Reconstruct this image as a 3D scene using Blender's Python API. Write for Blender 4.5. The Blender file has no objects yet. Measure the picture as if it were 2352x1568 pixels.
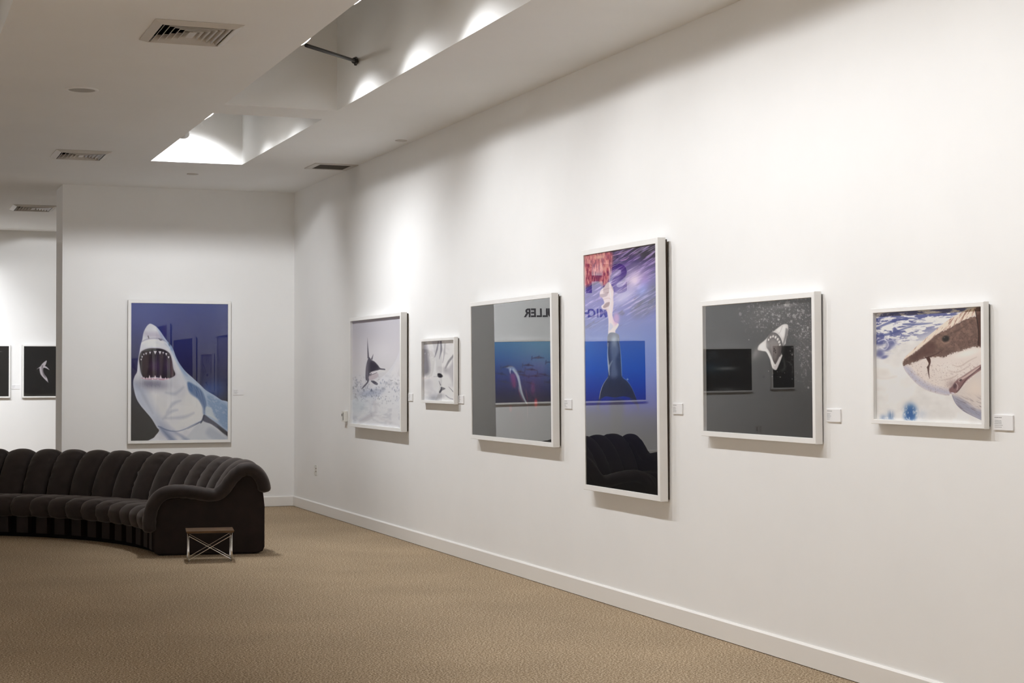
import bpy, bmesh, math, random
import numpy as np
from mathutils import Vector, Matrix

S = bpy.context.scene
COL = S.collection

# ---------------------------------------------------------------- camera
CAM = (-4.634, 0.0, 1.55)
cam_d = bpy.data.cameras.new('camera'); cam = bpy.data.objects.new('camera', cam_d); COL.objects.link(cam)
cam_d.sensor_width = 36; cam_d.lens = 59.454; cam_d.clip_end = 100; cam_d.clip_start = .05
def look(yaw, pitch, roll):
    f = Vector((math.sin(yaw)*math.cos(pitch), math.cos(yaw)*math.cos(pitch), math.sin(pitch)))
    r = Vector((math.cos(yaw), -math.sin(yaw), 0)); u = r.cross(f)
    r2 = r*math.cos(roll)+u*math.sin(roll); u2 = -r*math.sin(roll)+u*math.cos(roll)
    return Matrix((r2, u2, -f)).transposed().to_4x4()
cam.matrix_world = Matrix.Translation(CAM) @ look(0.360992, 0.019025, -0.001125)
S.camera = cam

# ---------------------------------------------------------------- world and exposure
S.world = bpy.data.worlds.new('world'); S.world.use_nodes = True
S.world.node_tree.nodes['Background'].inputs[0].default_value = (1, .93, .85, 1)
S.world.node_tree.nodes['Background'].inputs[1].default_value = 0.0
vs = S.view_settings
vs.view_transform = 'Standard'; vs.look = 'None'; vs.gamma = 1; vs.use_curve_mapping = False; vs.exposure = 0.5
try:
    S.cycles.max_bounces = 14; S.cycles.diffuse_bounces = 10; S.cycles.glossy_bounces = 5; S.cycles.transparent_max_bounces = 12
    S.cycles.sample_clamp_indirect = 4.0; S.cycles.caustics_reflective = False; S.cycles.caustics_refractive = False
    S.cycles.use_denoising = True; S.cycles.blur_glossy = .5
except Exception: pass
WALL_W = 78.0      # power of a lamp washing the picture wall
WARM = (1.0, 1.015, 1.04)

# ---------------------------------------------------------------- room dimensions
ZC = 3.685; YB = 19.54; YB2 = 20.22; XE = -2.655; YF = 26.10; XL = -13.0; Y0 = -4.0
WX0, WX1 = -2.045, -1.125
WELLS = [(WX0, WX1, 1.5, 13.31, 5.2), (WX0, WX1, 13.79, 17.09, 5.2), (-4.82, -3.9, 1.5, 13.31, 5.2), (WX0, WX1, 20.9, 24.3, 5.0),
         (-3.03, -2.55, 10.255, 10.865, ZC+.20), (-2.99, -2.53, 16.53, 17.10, ZC+.20), (-2.97, -2.49, 22.095, 22.715, ZC+.20),
         (-12.0, -3.5, 22.6, 23.5, 5.0), (-9.4, -8.5, 1.5, 13.31, 5.2)]  # last well is unseen, added to house fill spotlights
# (x, y, z, target, power, spot deg, well description)
LAMPS = []
LX, LZ = -1.84, 3.87
LAMPS_W1 = [(12.68, 12.0, 1.3), (11.47, 10.3, 1.05), (10.1, 9.1, 1.0), (8.7, 7.8, .92), (7.3, 6.8, .85), (5.9, 5.6, .82), (4.5, 4.2, .85), (3.0, 2.8, .85)]
LAMPS_W2 = [(15.1, (0, 13.8, .2), 1.15, 112), (15.42, (0, 14.9, .2), .9, 112), (16.03, (0, 15.6, .8), .8, 112), (16.42, (-1.3, YB, 1.4), 2.1, 104)]
FAR_LAMPS = [(-11.2, 1.2), (-9.6, 1.2), (-8.0, 1.7), (-6.4, 2.6), (-4.8, 2.8), (-3.6, 2.8)]
FILL_LAMPS = [(2.2, 4.), (3.6, 4.), (5.0, 4.), (6.4, 4.)]  # unseen spotlights added to raise the ambient light
# ---------------------------------------------------------------- procedural photographs (drawn as colour on dense meshes)
def crom(pts, closed=True, n=6):
    P = np.array(pts, float); m = len(P); out = []
    rng = range(m) if closed else range(m-1)
    for i in rng:
        if closed: a, b, c, d = P[(i-1) % m], P[i], P[(i+1) % m], P[(i+2) % m]
        else: a, b, c, d = P[max(i-1, 0)], P[i], P[i+1], P[min(i+2, m-1)]
        for k in range(n):
            t = k/n
            out.append(.5*((2*b)+(c-a)*t+(2*a-5*b+4*c-d)*t*t+(3*b-a-3*c+d)*t**3))
    if not closed: out.append(P[-1])
    return np.array(out)

class Art:
    def __init__(s, w, h, corners, base):
        s.w, s.h = w, h
        u, v = np.meshgrid(np.linspace(0, 1, w), np.linspace(0, 1, h))
        tl, tr, bl, br = [np.array(c, float) for c in corners]
        A = []; B = []
        for (uu, vv), (x, y) in zip([(0, 0), (1, 0), (0, 1), (1, 1)], [tl, tr, bl, br]):
            A.append([uu, vv, 1, 0, 0, 0, -uu*x, -vv*x]); B.append(x)
            A.append([0, 0, 0, uu, vv, 1, -uu*y, -vv*y]); B.append(y)
        H = np.linalg.solve(np.array(A), np.array(B))
        dn = H[6]*u+H[7]*v+1
        s.gx = (H[0]*u+H[1]*v+H[2])/dn; s.gy = (H[3]*u+H[4]*v+H[5])/dn
        s.u, s.v = u, v
        s.img = np.empty((h, w, 3)); s.img[:] = np.array(base)/255.
        s.f(0, 0, 1)
    def f(s, ox, oy, k): s.X = (s.gx-ox)*k; s.Y = (s.gy-oy)*k; return s
    def mix(s, a, col):
        c = np.array(col, float)
        if c.max() > 1.001 or c.ndim == 1: c = c/255.
        s.img += (c-s.img)*np.clip(a, 0, 1)[..., None]
    def sdist(s, P, closed, pad):
        d = np.full(s.X.shape, 1e6); ins = np.zeros(s.X.shape, bool)
        x0, y0 = P.min(0)-pad; x1, y1 = P.max(0)+pad
        rows = np.where(((s.X >= x0) & (s.X <= x1) & (s.Y >= y0) & (s.Y <= y1)).any(1))[0]
        cols = np.where(((s.X >= x0) & (s.X <= x1) & (s.Y >= y0) & (s.Y <= y1)).any(0))[0]
        if len(rows) == 0 or len(cols) == 0: return d, ins, np.zeros_like(d)
        sl = (slice(rows[0], rows[-1]+1), slice(cols[0], cols[-1]+1))
        X, Y = s.X[sl], s.Y[sl]; D = np.full(X.shape, 1e6); I = np.zeros(X.shape, bool); T = np.zeros(X.shape)
        m = len(P); N = m if closed else m-1
        for i in range(N):
            ax, ay = P[i]; bx, by = P[(i+1) % m]; ex, ey = bx-ax, by-ay; L = ex*ex+ey*ey+1e-9
            t = np.clip(((X-ax)*ex+(Y-ay)*ey)/L, 0, 1)
            q = np.hypot(X-ax-t*ex, Y-ay-t*ey); k = q < D; D[k] = q[k]; T[k] = (i+t[k])/N
            if closed and abs(ey) > 1e-9:
                c = ((ay > Y) != (by > Y)) & (X < ex*(Y-ay)/ey+ax); I ^= c
        d[sl] = D; ins[sl] = I; tt = np.zeros(s.X.shape); tt[sl] = T
        return d, ins, tt
    def pm(s, pts, soft=3, smooth=True, grow=0):
        P = crom(pts) if smooth else np.array(pts, float)
        d, i, _ = s.sdist(P, True, soft*2+abs(grow)+4)
        sd = np.where(i, -d, d)-grow
        return np.clip(.5-sd/(2*soft), 0, 1)
    def poly(s, pts, col, soft=3, a=1., smooth=True, m=None):
        k = s.pm(pts, soft, smooth)*a
        if m is not None: k = k*m
        s.mix(k, col); return k
    def stroke(s, pts, w, col, soft=2, a=1., m=None):
        P = crom(pts, False) if len(pts) > 2 else np.array(pts, float)
        ws = np.atleast_1d(np.array(w, float)); d, _, t = s.sdist(P, False, ws.max()+soft*2+4)
        W = np.interp(t, np.linspace(0, 1, len(ws)), ws) if len(ws) > 1 else ws[0]
        k = np.clip(.5-(d-W/2)/(2*soft), 0, 1)*a
        if m is not None: k = k*m
        s.mix(k, col)
    def blob(s, x, y, rx, ry, col, a=1., ang=0, p=1., m=None):
        c, q = math.cos(math.radians(ang)), math.sin(math.radians(ang))
        dx, dy = s.X-x, s.Y-y
        r = ((dx*c+dy*q)/rx)**2+((-dx*q+dy*c)/ry)**2
        k = np.exp(-r**p)*a
        if m is not None: k = k*m
        s.mix(k, col)
    def noise(s, sx, sy, seed=0, octv=3, ang=0):
        c, q = math.cos(math.radians(ang)), math.sin(math.radians(ang))
        U = (s.X*c+s.Y*q)/sx; V = (-s.X*q+s.Y*c)/sy; out = 0; amp = 1; tot = 0
        r = np.random.RandomState(seed)
        for o in range(octv):
            L = r.rand(128, 128); fu, fv = np.floor(U).astype(int), np.floor(V).astype(int)
            a, b = U-fu, V-fv; a = a*a*(3-2*a); b = b*b*(3-2*b)
            g = lambda i, j: L[(fv+j) % 128, (fu+i) % 128]
            out = out+amp*((g(0, 0)*(1-a)+g(1, 0)*a)*(1-b)+(g(0, 1)*(1-a)+g(1, 1)*a)*b); tot += amp
            amp *= .55; U = U*2.03+7.1; V = V*2.03+3.7
        return out/tot
    def shade(s, m, d): s.img = np.clip(s.img+np.asarray(d)[..., None]*m[..., None] if np.ndim(d) else s.img+d*m[..., None], 0, 1)
    def vgrad(s, stops):
        ys = [p[0] for p in stops]
        for i in range(3): s.img[..., i] = np.interp(s.v, ys, [p[1][i]/255. for p in stops])

def ss(a, b, x): t = np.clip((x-a)/(b-a), 0, 1); return t*t*(3-2*t)

def art_white_shark():
    A = Art(340, 480, [(301.7, 695.5), (523.8, 698.8), (300.8, 1012), (523.3, 1009)], (20, 25, 80)).f(280, 670, 4.237)
    A.vgrad([(0, (40, 58, 130)), (.2, (28, 40, 112)), (.45, (16, 20, 84)), (.62, (12, 14, 52)), (.8, (5, 6, 14)), (1, (4, 4, 6))])
    A.blob(200, 200, 260, 200, (46, 66, 146), .6)
    A.blob(900, 950, 130, 110, (40, 76, 150), .75)
    A.blob(830, 960, 50, 60, (66, 104, 170), .5)
    body = [(283, 310), (330, 335), (365, 372), (405, 430), (440, 478), (478, 520), (503, 570), (530, 640), (568, 710), (620, 775), (690, 838), (760, 903), (820, 960), (900, 1008), (965, 1052), (1060, 1115), (1060, 1470), (300, 1470), (318, 1412), (362, 1352), (340, 1318), (290, 1235), (232, 1165), (182, 1105), (143, 1040), (120, 960), (110, 880), (124, 822), (148, 775), (155, 690), (168, 605), (182, 520), (197, 470), (210, 400), (232, 350), (258, 318)]
    B = A.poly(body, (222, 224, 232), 4)
    n1 = A.noise(180, 120, 3, 3, 35)-.5
    A.shade(B, n1*.16)
    A.poly([(120, 880), (240, 960), (330, 1120), (430, 1290), (520, 1390), (400, 1380), (300, 1260), (180, 1120), (120, 990)], (150, 166, 200), 34, .55, m=B)
    A.blob(420, 1130, 190, 150, (240, 240, 240), .55, 20, m=B); A.blob(330, 1010, 120, 80, (238, 238, 240), .5, m=B)
    A.blob(700, 1150, 130, 110, (240, 241, 240), .7, 30, m=B)
    A.blob(300, 900, 150, 48, (120, 118, 142), .75, 4, m=B)
    for i in range(12): A.stroke([(222+i*14, 872), (224+i*13, 905+10*(i % 3))], 3, (96, 92, 118), 2, .5, m=B)
    # blue upper flank
    fl = [(545, 640), (620, 775), (700, 840), (790, 930), (900, 1004), (1060, 1110), (1060, 1400), (1000, 1350), (930, 1300), (860, 1240), (800, 1200), (828, 1110), (800, 1010), (740, 930), (660, 880), (600, 800)]
    A.poly(fl, (170, 190, 216), 12, .95, m=B)
    A.poly([(560, 690), (640, 810), (760, 920), (800, 1000), (700, 960), (640, 900), (590, 800)], (196, 208, 226), 16, .7, m=B)
    dk = [(640, 880), (700, 900), (770, 950), (812, 1030), (826, 1110), (806, 1200), (790, 1180), (780, 1110), (740, 1045), (690, 1010), (655, 975)]
    A.poly(dk, (88, 116, 162), 9, .95, m=B)
    for i in range(9): A.stroke([(650+i*17, 900+i*9), (720+i*11, 985+i*14), (772+i*6, 1090+i*12)], 5, (60, 84, 130) if i % 2 else (120, 146, 186), 4, .5, m=B)
    A.poly([(640, 975), (700, 1020), (760, 1080), (792, 1160), (770, 1230), (700, 1290), (620, 1320), (520, 1310), (600, 1200), (600, 1060)], (236, 237, 237), 22, .75, m=B)
    A.poly([(830, 1010), (900, 1030), (1040, 1130), (1060, 1330), (1000, 1330), (930, 1250), (850, 1180), (815, 1180), (835, 1110)], (128, 156, 194), 14, .85, m=B)
    A.poly([(820, 1120), (870, 1130), (900, 1200), (940, 1260), (870, 1220), (815, 1190)], (214, 222, 226), 8, .8, m=B)
    nn = A.noise(26, 14, 9, 3, 38); A.mix(ss(.52, .75, nn)*A.pm(fl, 20)*.35*B, (206, 214, 226))
    A.poly([(800, 1196), (865, 1238), (945, 1296), (1060, 1390), (1060, 1425), (960, 1352), (870, 1288), (796, 1262)], (74, 76, 96), 5, .95, m=B)
    A.poly([(930, 1310), (990, 1340), (1060, 1400), (1060, 1440), (1000, 1400)], (40, 40, 50), 6, .8, m=B)
    A.poly([(770, 1260), (860, 1290), (960, 1358), (1060, 1432), (1060, 1470), (560, 1470), (640, 1400), (700, 1330)], (208, 214, 222), 6, .85, m=B)
    A.poly([(860, 1320), (960, 1380), (1050, 1450), (900, 1440), (820, 1380)], (168, 178, 196), 18, .6, m=B)
    A.stroke([(355, 1308), (440, 1345), (520, 1358), (600, 1342), (690, 1300), (772, 1262)], [10, 12, 7, 6, 9, 14], (96, 112, 152), 5, .75, m=B)
    A.stroke([(500, 1356), (575, 1400), (640, 1450)], [6, 20, 40], (140, 152, 182), 14, .7, m=B)
    A.stroke([(380, 1325), (450, 1400), (520, 1470)], [18, 40, 60], (106, 122, 164), 16, .7, m=B)
    A.stroke([(770, 1275), (790, 1240), (800, 1205)], [10, 16, 10], (40, 46, 70), 5, .9, m=B)
    A.stroke([(640, 1335), (700, 1305), (755, 1272)], [2, 4, 8], (70, 78, 104), 3, .7, m=B)
    for a in ([(440, 1170), (500, 1090), (570, 1060)], [(400, 1240), (470, 1170), (540, 1150)], [(430, 1230), (600, 1220), (700, 1180)], [(430, 980), (520, 990), (600, 930)], [(150, 900), (210, 1010), (300, 1180)]):
        A.stroke(a, [4, 26, 6], (158, 166, 186), 16, .5, m=B)
    # snout shading
    A.poly([(215, 395), (245, 440), (330, 448), (390, 455), (395, 420), (330, 392), (260, 388)], (176, 168, 190), 20, .6, m=B)
    A.poly([(345, 350), (420, 455), (500, 560), (600, 745), (640, 820), (590, 780), (520, 660), (470, 560), (420, 500), (370, 410)], (130, 160, 206), 12, .55, m=B)
    A.stroke([(190, 488), (240, 462), (320, 452), (390, 462), (440, 492)], [6, 9, 9, 8, 5], (150, 146, 170), 5, .7, m=B)
    A.stroke([(200, 500), (260, 478), (340, 474), (420, 492), (470, 540)], 16, (238, 238, 244), 9, .8, m=B)
    A.stroke([(256, 430), (262, 450)], 8, (60, 50, 62), 4, .9); A.stroke([(360, 455), (378, 470), (392, 464)], [3, 8, 3], (50, 44, 60), 3, .9)
    A.blob(385, 462, 26, 12, (120, 120, 150), .5, 20, m=B)
    A.blob(464, 512, 9, 18, (18, 18, 30), 1, -15, 2); A.poly([(438, 470), (470, 495), (500, 560), (492, 575), (470, 545), (450, 515)], (104, 140, 196), 6, .6, m=B)
    # mouth
    M = [(183, 592), (215, 566), (262, 551), (320, 549), (385, 555), (432, 574), (468, 606), (488, 670), (500, 745), (520, 800), (500, 826), (455, 842), (400, 840), (320, 828), (250, 838), (212, 832), (188, 790), (176, 720), (168, 650)]
    A.poly([(p[0]+(p[0]-330)*.07, p[1]+(p[1]-700)*.045) for p in M], (196, 192, 208), 10, .7, m=B)
    K = A.poly(M, (30, 20, 32), 5)
    A.blob(320, 740, 60, 95, (72, 34, 90), .8, m=K); A.blob(445, 720, 40, 90, (66, 30, 84), .6, m=K)
    A.poly([(205, 600), (255, 575), (262, 700), (240, 820), (215, 822), (192, 760)], (74, 62, 66), 8, .8, m=K)
    A.poly([(366, 600), (400, 600), (398, 720), (388, 832), (362, 830), (368, 710)], (82, 70, 72), 8, .75, m=K)
    A.poly([(478, 640), (505, 800), (480, 830), (474, 740)], (110, 84, 92), 8, .7, m=K)
    A.blob(310, 790, 60, 40, (40, 16, 26), .6, m=K)
    A.poly([(225, 572), (300, 552), (390, 560), (450, 590), (380, 580), (300, 575)], (16, 12, 18), 6, .8, m=K)
    for x, y, s_, t in [(237, 602, 9, 22), (275, 594, 10, 24), (325, 590, 15, 32), (371, 592, 14, 30), (403, 594, 9, 20), (432, 608, 10, 26), (455, 638, 9, 22), (198, 634, 7, 20), (188, 660, 7, 18), (214, 610, 7, 18)]:
        A.poly([(x-s_, y-t*.45), (x+s_, y-t*.45), (x, y+t*.6)], (232, 230, 242), 2, smooth=False)
    A.stroke([(190, 838), (250, 848), (330, 846), (400, 852), (460, 842)], [6, 15, 14, 15, 5], (206, 156, 178), 5, .9)
    for x, y, s_, t in [(216, 836, 8, 26), (243, 838, 7, 24), (270, 834, 12, 38), (325, 834, 13, 36), (378, 834, 13, 38), (425, 842, 10, 24), (450, 842, 8, 18), (298, 842, 8, 18), (352, 844, 8, 18)]:
        A.poly([(x-s_, y+12), (x+s_, y+12), (x, y+12-t)], (240, 222, 232), 2, smooth=False)
    A.img += (np.random.RandomState(1).rand(A.h, A.w, 1)-.5)*.02
    return A

def art_marlin():
    A = Art(220, 400, [(810.6, 740), (915.3, 728.8), (809.2, 970.6), (918.8, 980.8)], (214, 212, 216)).f(780, 690, 4.9)
    A.vgrad([(0, (196, 194, 200)), (.3, (212, 209, 214)), (.5, (222, 221, 224)), (.75, (216, 220, 226)), (1, (222, 222, 224))])
    A.blob(260, 320, 160, 160, (190, 187, 194), .45); A.blob(420, 600, 150, 120, (226, 224, 228), .6)
    Bm = ss(800, 900, A.Y)
    A.mix(Bm*.5, (228, 228, 232))
    n = A.noise(22, 26, 5, 4); A.mix(ss(.60, .74, n)*Bm*.5*ss(1250, 1000, A.Y), (120, 122, 132))
    n = A.noise(60, 40, 8, 3); A.mix(ss(.55, .8, n)*Bm*.5, (184, 186, 194))
    A.blob(330, 1030, 120, 40, (130, 140, 168), .55, -8); A.blob(200, 1180, 110, 90, (200, 212, 218), .5)
    A.stroke([(230, 1340), (320, 1300), (390, 1240), (380, 1130)], [40, 40, 30, 40], (190, 188, 196), 16, .5)
    A.stroke([(400, 1290), (520, 1350), (680, 1400)], [10, 30, 20], (205, 203, 208), 14, .5)
    r = np.random.RandomState(4)
    for i in range(60):
        x, y = r.uniform(170, 670), r.uniform(870, 1100); l = r.uniform(8, 30)
        A.stroke([(x, y), (x+r.uniform(-4, 4), y+l)], [3, 7, 2], (96, 104, 132), 2, r.uniform(.2, .6))
    # fish
    A.poly([(302, 420), (322, 640), (304, 645)], (86, 82, 92), 2, .9, smooth=False)
    A.poly([(366, 596), (356, 660), (338, 655)], (92, 88, 98), 3, .9, smooth=False)
    A.poly([(322, 632), (345, 660), (380, 680), (415, 720), (440, 750), (485, 758), (486, 772), (430, 768), (400, 790), (350, 815), (345, 840), (318, 850), (320, 890), (290, 940), (240, 988), (262, 950), (300, 900), (284, 870), (286, 760), (300, 680)], (92, 88, 98), 4)
    A.poly([(335, 680), (385, 700), (415, 745), (360, 790), (330, 800)], (46, 42, 52), 12, .85)
    A.stroke([(300, 700), (298, 800), (306, 890)], [8, 16, 6], (140, 136, 146), 6, .6)
    A.poly([(330, 800), (410, 775), (488, 774), (480, 792), (410, 800), (345, 828)], (232, 228, 232), 4, .9)
    A.poly([(325, 832), (412, 810), (410, 850), (350, 885), (325, 880)], (196, 184, 190), 5, .85)
    A.stroke([(324, 800), (345, 810), (335, 828), (405, 800)], 5, (50, 46, 56), 2, .9)
    A.poly([(342, 895), (370, 890), (412, 918), (405, 938), (372, 925)], (72, 68, 80), 4, .9)
    A.poly([(345, 978), (358, 1004), (336, 1004)], (80, 84, 108), 4, .8)
    A.stroke([(320, 930), (300, 960), (330, 990)], 4, (150, 150, 165), 3, .6)
    return A

def art_manta():
    A = Art(150, 230, [(971.4, 787), (1040.2, 784.3), (970.2, 915.5), (1041.2, 920.6)], (228, 227, 228)).f(780, 690, 4.9)
    n = A.noise(90, 60, 2, 3, 40); A.shade(np.ones_like(n), (n-.5)*.25)
    A.poly([(930, 470), (960, 480), (985, 620), (1000, 780), (960, 830), (930, 800)], (120, 118, 126), 22, .85)
    A.stroke([(1090, 470), (1075, 560), (1050, 640)], [6, 16, 4], (110, 108, 116), 6, .8)
    A.stroke([(1115, 470), (1120, 560), (1100, 660)], [10, 20, 4], (70, 68, 78), 7, .6)
    A.stroke([(1160, 500), (1150, 620), (1135, 700)], [8, 18, 8], (130, 128, 134), 7, .6)
    A.stroke([(1262, 470), (1262, 600), (1200, 690), (1165, 760)], [8, 16, 22, 10], (92, 90, 98), 7, .85)
    A.poly([(1275, 600), (1290, 600), (1290, 1000), (1230, 900), (1180, 800), (1220, 720)], (168, 166, 172), 18, .8)
    A.blob(1170, 790, 25, 45, (110, 108, 116), .7, -20)
    A.poly([(1080, 820), (1110, 818), (1138, 845), (1120, 862), (1085, 855)], (24, 22, 28), 5)
    A.stroke([(1040, 850), (1075, 850)], 5, (110, 110, 118), 4, .7)
    A.blob(990, 940, 60, 90, (200, 199, 203), .7); A.blob(1040, 1090, 60, 35, (130, 130, 136), .7); A.blob(1110, 1060, 60, 30, (150, 150, 156), .6)
    A.stroke([(1095, 900), (1112, 945)], [4, 8], (70, 68, 76), 3, .9)
    A.poly([(1120, 965), (1165, 985), (1130, 1005), (1105, 1035), (1098, 1015), (1112, 990)], (66, 64, 74), 4, .95)
    A.stroke([(1200, 965), (1240, 1010), (1280, 1060)], [3, 8, 6], (90, 88, 96), 3, .8)
    A.stroke([(1170, 1060), (1215, 1095), (1280, 1110)], [10, 14, 10], (130, 128, 136), 5, .7)
    A.blob(1190, 860, 30, 80, (240, 239, 240), .6, -15)
    return A

def art_red_deep():
    A = Art(300, 380, [(1083.5, 704.9), (1264.7, 684), (1088, 998.2), (1266.5, 1016)], (4, 3, 4)).f(1060, 650, 3.825)
    A.blob(560, 900, 260, 330, (30, 10, 22), .9, 0, 1.2); A.blob(620, 800, 120, 220, (70, 14, 40), .7)
    A.blob(700, 740, 60, 70, (80, 14, 40), .6)
    A.poly([(392, 752), (420, 736), (452, 738), (480, 765), (505, 820), (520, 890), (535, 960), (555, 1020), (582, 1072), (545, 1040), (520, 990), (500, 940), (500, 880), (480, 820), (450, 780), (430, 775), (420, 790), (412, 762)], (150, 162, 168), 7, .85)
    A.stroke([(455, 765), (495, 830), (512, 900), (535, 985), (572, 1065)], [14, 22, 16, 9, 5], (196, 208, 204), 5, .8)
    A.stroke([(430, 760), (428, 800)], 7, (220, 226, 226), 4, .9)
    A.poly([(425, 810), (470, 810), (480, 900), (460, 930), (435, 900)], (160, 34, 44), 14, .7)
    A.poly([(400, 800), (430, 860), (450, 930), (500, 1030), (440, 1030), (360, 1000), (380, 880)], (20, 8, 12), 22, .7)
    for p in ([(500, 940), (515, 1000), (540, 1040)], [(560, 940), (575, 1010), (578, 1110)]): A.stroke(p, [2, 5, 2], (180, 60, 60), 3, .6)
    for x, y, rx, ry, c, a in [(650, 1062, 16, 42, (225, 60, 60), .85), (432, 1108, 15, 34, (150, 40, 50), .7), (625, 930, 20, 60, (120, 26, 66), .6), (500, 1190, 50, 90, (60, 14, 24), .7), (640, 1180, 60, 90, (50, 14, 24), .5), (578, 1150, 6, 60, (110, 60, 66), .6)]:
        A.blob(x, y, rx, ry, c, a, 0, 1.6)
    return A

def art_mermaid():
    A = Art(260, 780, [(1341.2, 586.4), (1507.6, 559.2), (1348.8, 1111.2), (1511.8, 1136.6)], (20, 40, 120)).f(1330, 540, 6.03)
    A.vgrad([(0, (36, 20, 66)), (.1, (62, 32, 130)), (.2, (84, 74, 180)), (.3, (80, 96, 186)), (.4, (54, 100, 196)), (.5, (22, 84, 198)), (.58, (20, 62, 178)), (.645, (24, 40, 150)), (.70, (20, 20, 76)), (.78, (6, 7, 30)), (1, (1, 1, 3))])
    A.poly([(760, 100), (1090, 80), (1100, 400), (1000, 300), (900, 330), (780, 240)], (20, 14, 40), 50, .8)
    A.poly([(850, 800), (1090, 650), (1100, 1000), (800, 1150), (740, 1000)], (40, 44, 104), 60, .6)
    st = A.noise(170, 22, 12, 4, -32); up = ss(1500, 1100, A.Y+.2*A.X)
    A.mix(ss(.5, .8, st)*up*.75*ss(300, 600, A.Y+A.X*.5), (206, 180, 236))
    st = A.noise(200, 14, 22, 3, -28); A.mix(ss(.58, .85, st)*up*.6, (236, 220, 246))
    st = A.noise(140, 30, 31, 3, -35); A.mix(ss(.62, .8, st)*up*.55, (24, 16, 70))
    A.blob(760, 620, 110, 150, (246, 222, 246), .85, 30); A.blob(620, 860, 200, 90, (226, 224, 250), .7, -35); A.blob(520, 720, 90, 200, (214, 210, 244), .5)
    A.blob(900, 640, 70, 120, (190, 130, 220), .5, 20); A.blob(880, 770, 80, 120, (120, 150, 236), .6, 25)
    A.stroke([(440, 290), (560, 255), (690, 205)], [4, 10, 3], (250, 196, 246), 4, .8); A.stroke([(720, 290), (780, 240), (860, 190)], [3, 8, 2], (206, 140, 230), 4, .6)
    A.stroke([(570, 350), (640, 340), (690, 300)], [6, 12, 3], (250, 190, 240), 4, .8)
    A.blob(620, 420, 120, 60, (76, 22, 150), .5, -20)
    # red reflections of the surface
    rm = A.pm([(40, 240), (300, 230), (445, 240), (450, 420), (400, 640), (330, 700), (240, 640), (40, 700)], 24)
    A.mix(rm*.92, (206, 92, 104)); n = A.noise(16, 60, 41, 3); A.mix(rm*ss(.5, .72, n)*.85, (122, 28, 78)); A.mix(rm*ss(.5, .3, n)*.7, (250, 186, 172))
    A.blob(280, 300, 90, 34, (255, 206, 180), .85, -6, m=rm); A.blob(320, 450, 40, 70, (255, 200, 180), .6, m=rm); A.blob(260, 560, 60, 40, (90, 24, 100), .5)
    # figure
    A.poly([(400, 655), (440, 690), (475, 770), (470, 880), (475, 960), (465, 1060), (460, 1120), (490, 1210), (545, 1240), (535, 1280), (500, 1350), (530, 1450), (555, 1570), (400, 1570), (400, 1400), (405, 1240), (395, 1110), (370, 1050), (320, 1030), (306, 990), (345, 950), (320, 880), (285, 850), (290, 780), (345, 720)], (238, 218, 224), 5)
    A.poly([(285, 830), (330, 820), (400, 800), (380, 850), (320, 870), (292, 862)], (160, 130, 146), 6, .7); A.stroke([(300, 780), (380, 750), (430, 740)], 5, (170, 140, 160), 5, .6)
    A.poly([(330, 1000), (370, 950), (420, 940), (410, 990), (350, 1020)], (120, 80, 90), 8, .8); A.stroke([(330, 900), (400, 880), (440, 900)], 6, (176, 140, 140), 5, .6)
    A.stroke([(420, 770), (440, 900), (420, 1000), (440, 1090)], 10, (250, 238, 244), 6, .8)
    A.blob(515, 1170, 48, 90, (214, 150, 206), .75, 0, 1.8)
    A.poly([(404, 1380), (440, 1320), (500, 1280), (530, 1240), (545, 1262), (510, 1320), (470, 1350), (420, 1395)], (244, 226, 226), 4)
    A.poly([(430, 1230), (470, 1280), (420, 1340), (412, 1280)], (190, 196, 224), 8, .7)
    # tail : lower crop coordinates
    A.f(1330, 780, 3.92)
    T = [(262, -40), (350, -40), (364, 40), (372, 120), (378, 220), (388, 345), (430, 385), (475, 450), (505, 520), (515, 560), (470, 536), (400, 520), (320, 530), (240, 520), (190, 545), (182, 530), (196, 470), (225, 400), (258, 345), (262, 250), (258, 120)]
    K = A.poly(T, (46, 60, 96), 3)
    A.poly([(300, 0), (345, 60), (360, 110), (330, 200), (345, 330), (310, 420), (285, 330), (290, 200), (280, 80)], (120, 138, 176), 14, .55, m=K)
    A.blob(318, 20, 30, 60, (176, 192, 214), .7, m=K); A.poly([(186, 530), (230, 400), (330, 350), (430, 400), (515, 560)], (22, 28, 58), 24, .7, m=K)
    A.stroke([(262, 40), (256, 130), (264, 240), (272, 330)], [5, 6, 14, 5], (214, 224, 236), 4, .8); A.stroke([(352, 0), (370, 100), (380, 230), (384, 340)], [4, 4, 7, 4], (160, 184, 220), 3, .7)
    A.stroke([(262, 300), (272, 250), (300, 200)], [4, 16, 3], (214, 224, 236), 5, .5, m=K)
    A.stroke([(182, 545), (196, 470), (222, 405), (262, 348)], [3, 4, 3, 2], (226, 222, 210), 1.5, .9); A.stroke([(390, 348), (435, 385), (480, 455), (510, 530)], [2, 4, 2, 2], (150, 160, 190), 1.5, .7)
    A.blob(436, 368, 8, 7, (190, 206, 230), .9)
    A.stroke([(186, 545), (170, 620), (190, 650)], [20, 26, 4], (60, 52, 50), 10, .5); A.stroke([(470, 545), (520, 590), (535, 650)], [26, 24, 4], (60, 52, 50), 8, .5)
    A.poly([(280, 560), (405, 560), (395, 700), (370, 850), (290, 850), (285, 700)], (40, 36, 34), 20, .5)
    A.blob(255, 600, 30, 70, (46, 40, 140), .5); A.blob(430, 610, 30, 80, (46, 40, 140), .6)
    return A

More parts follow.
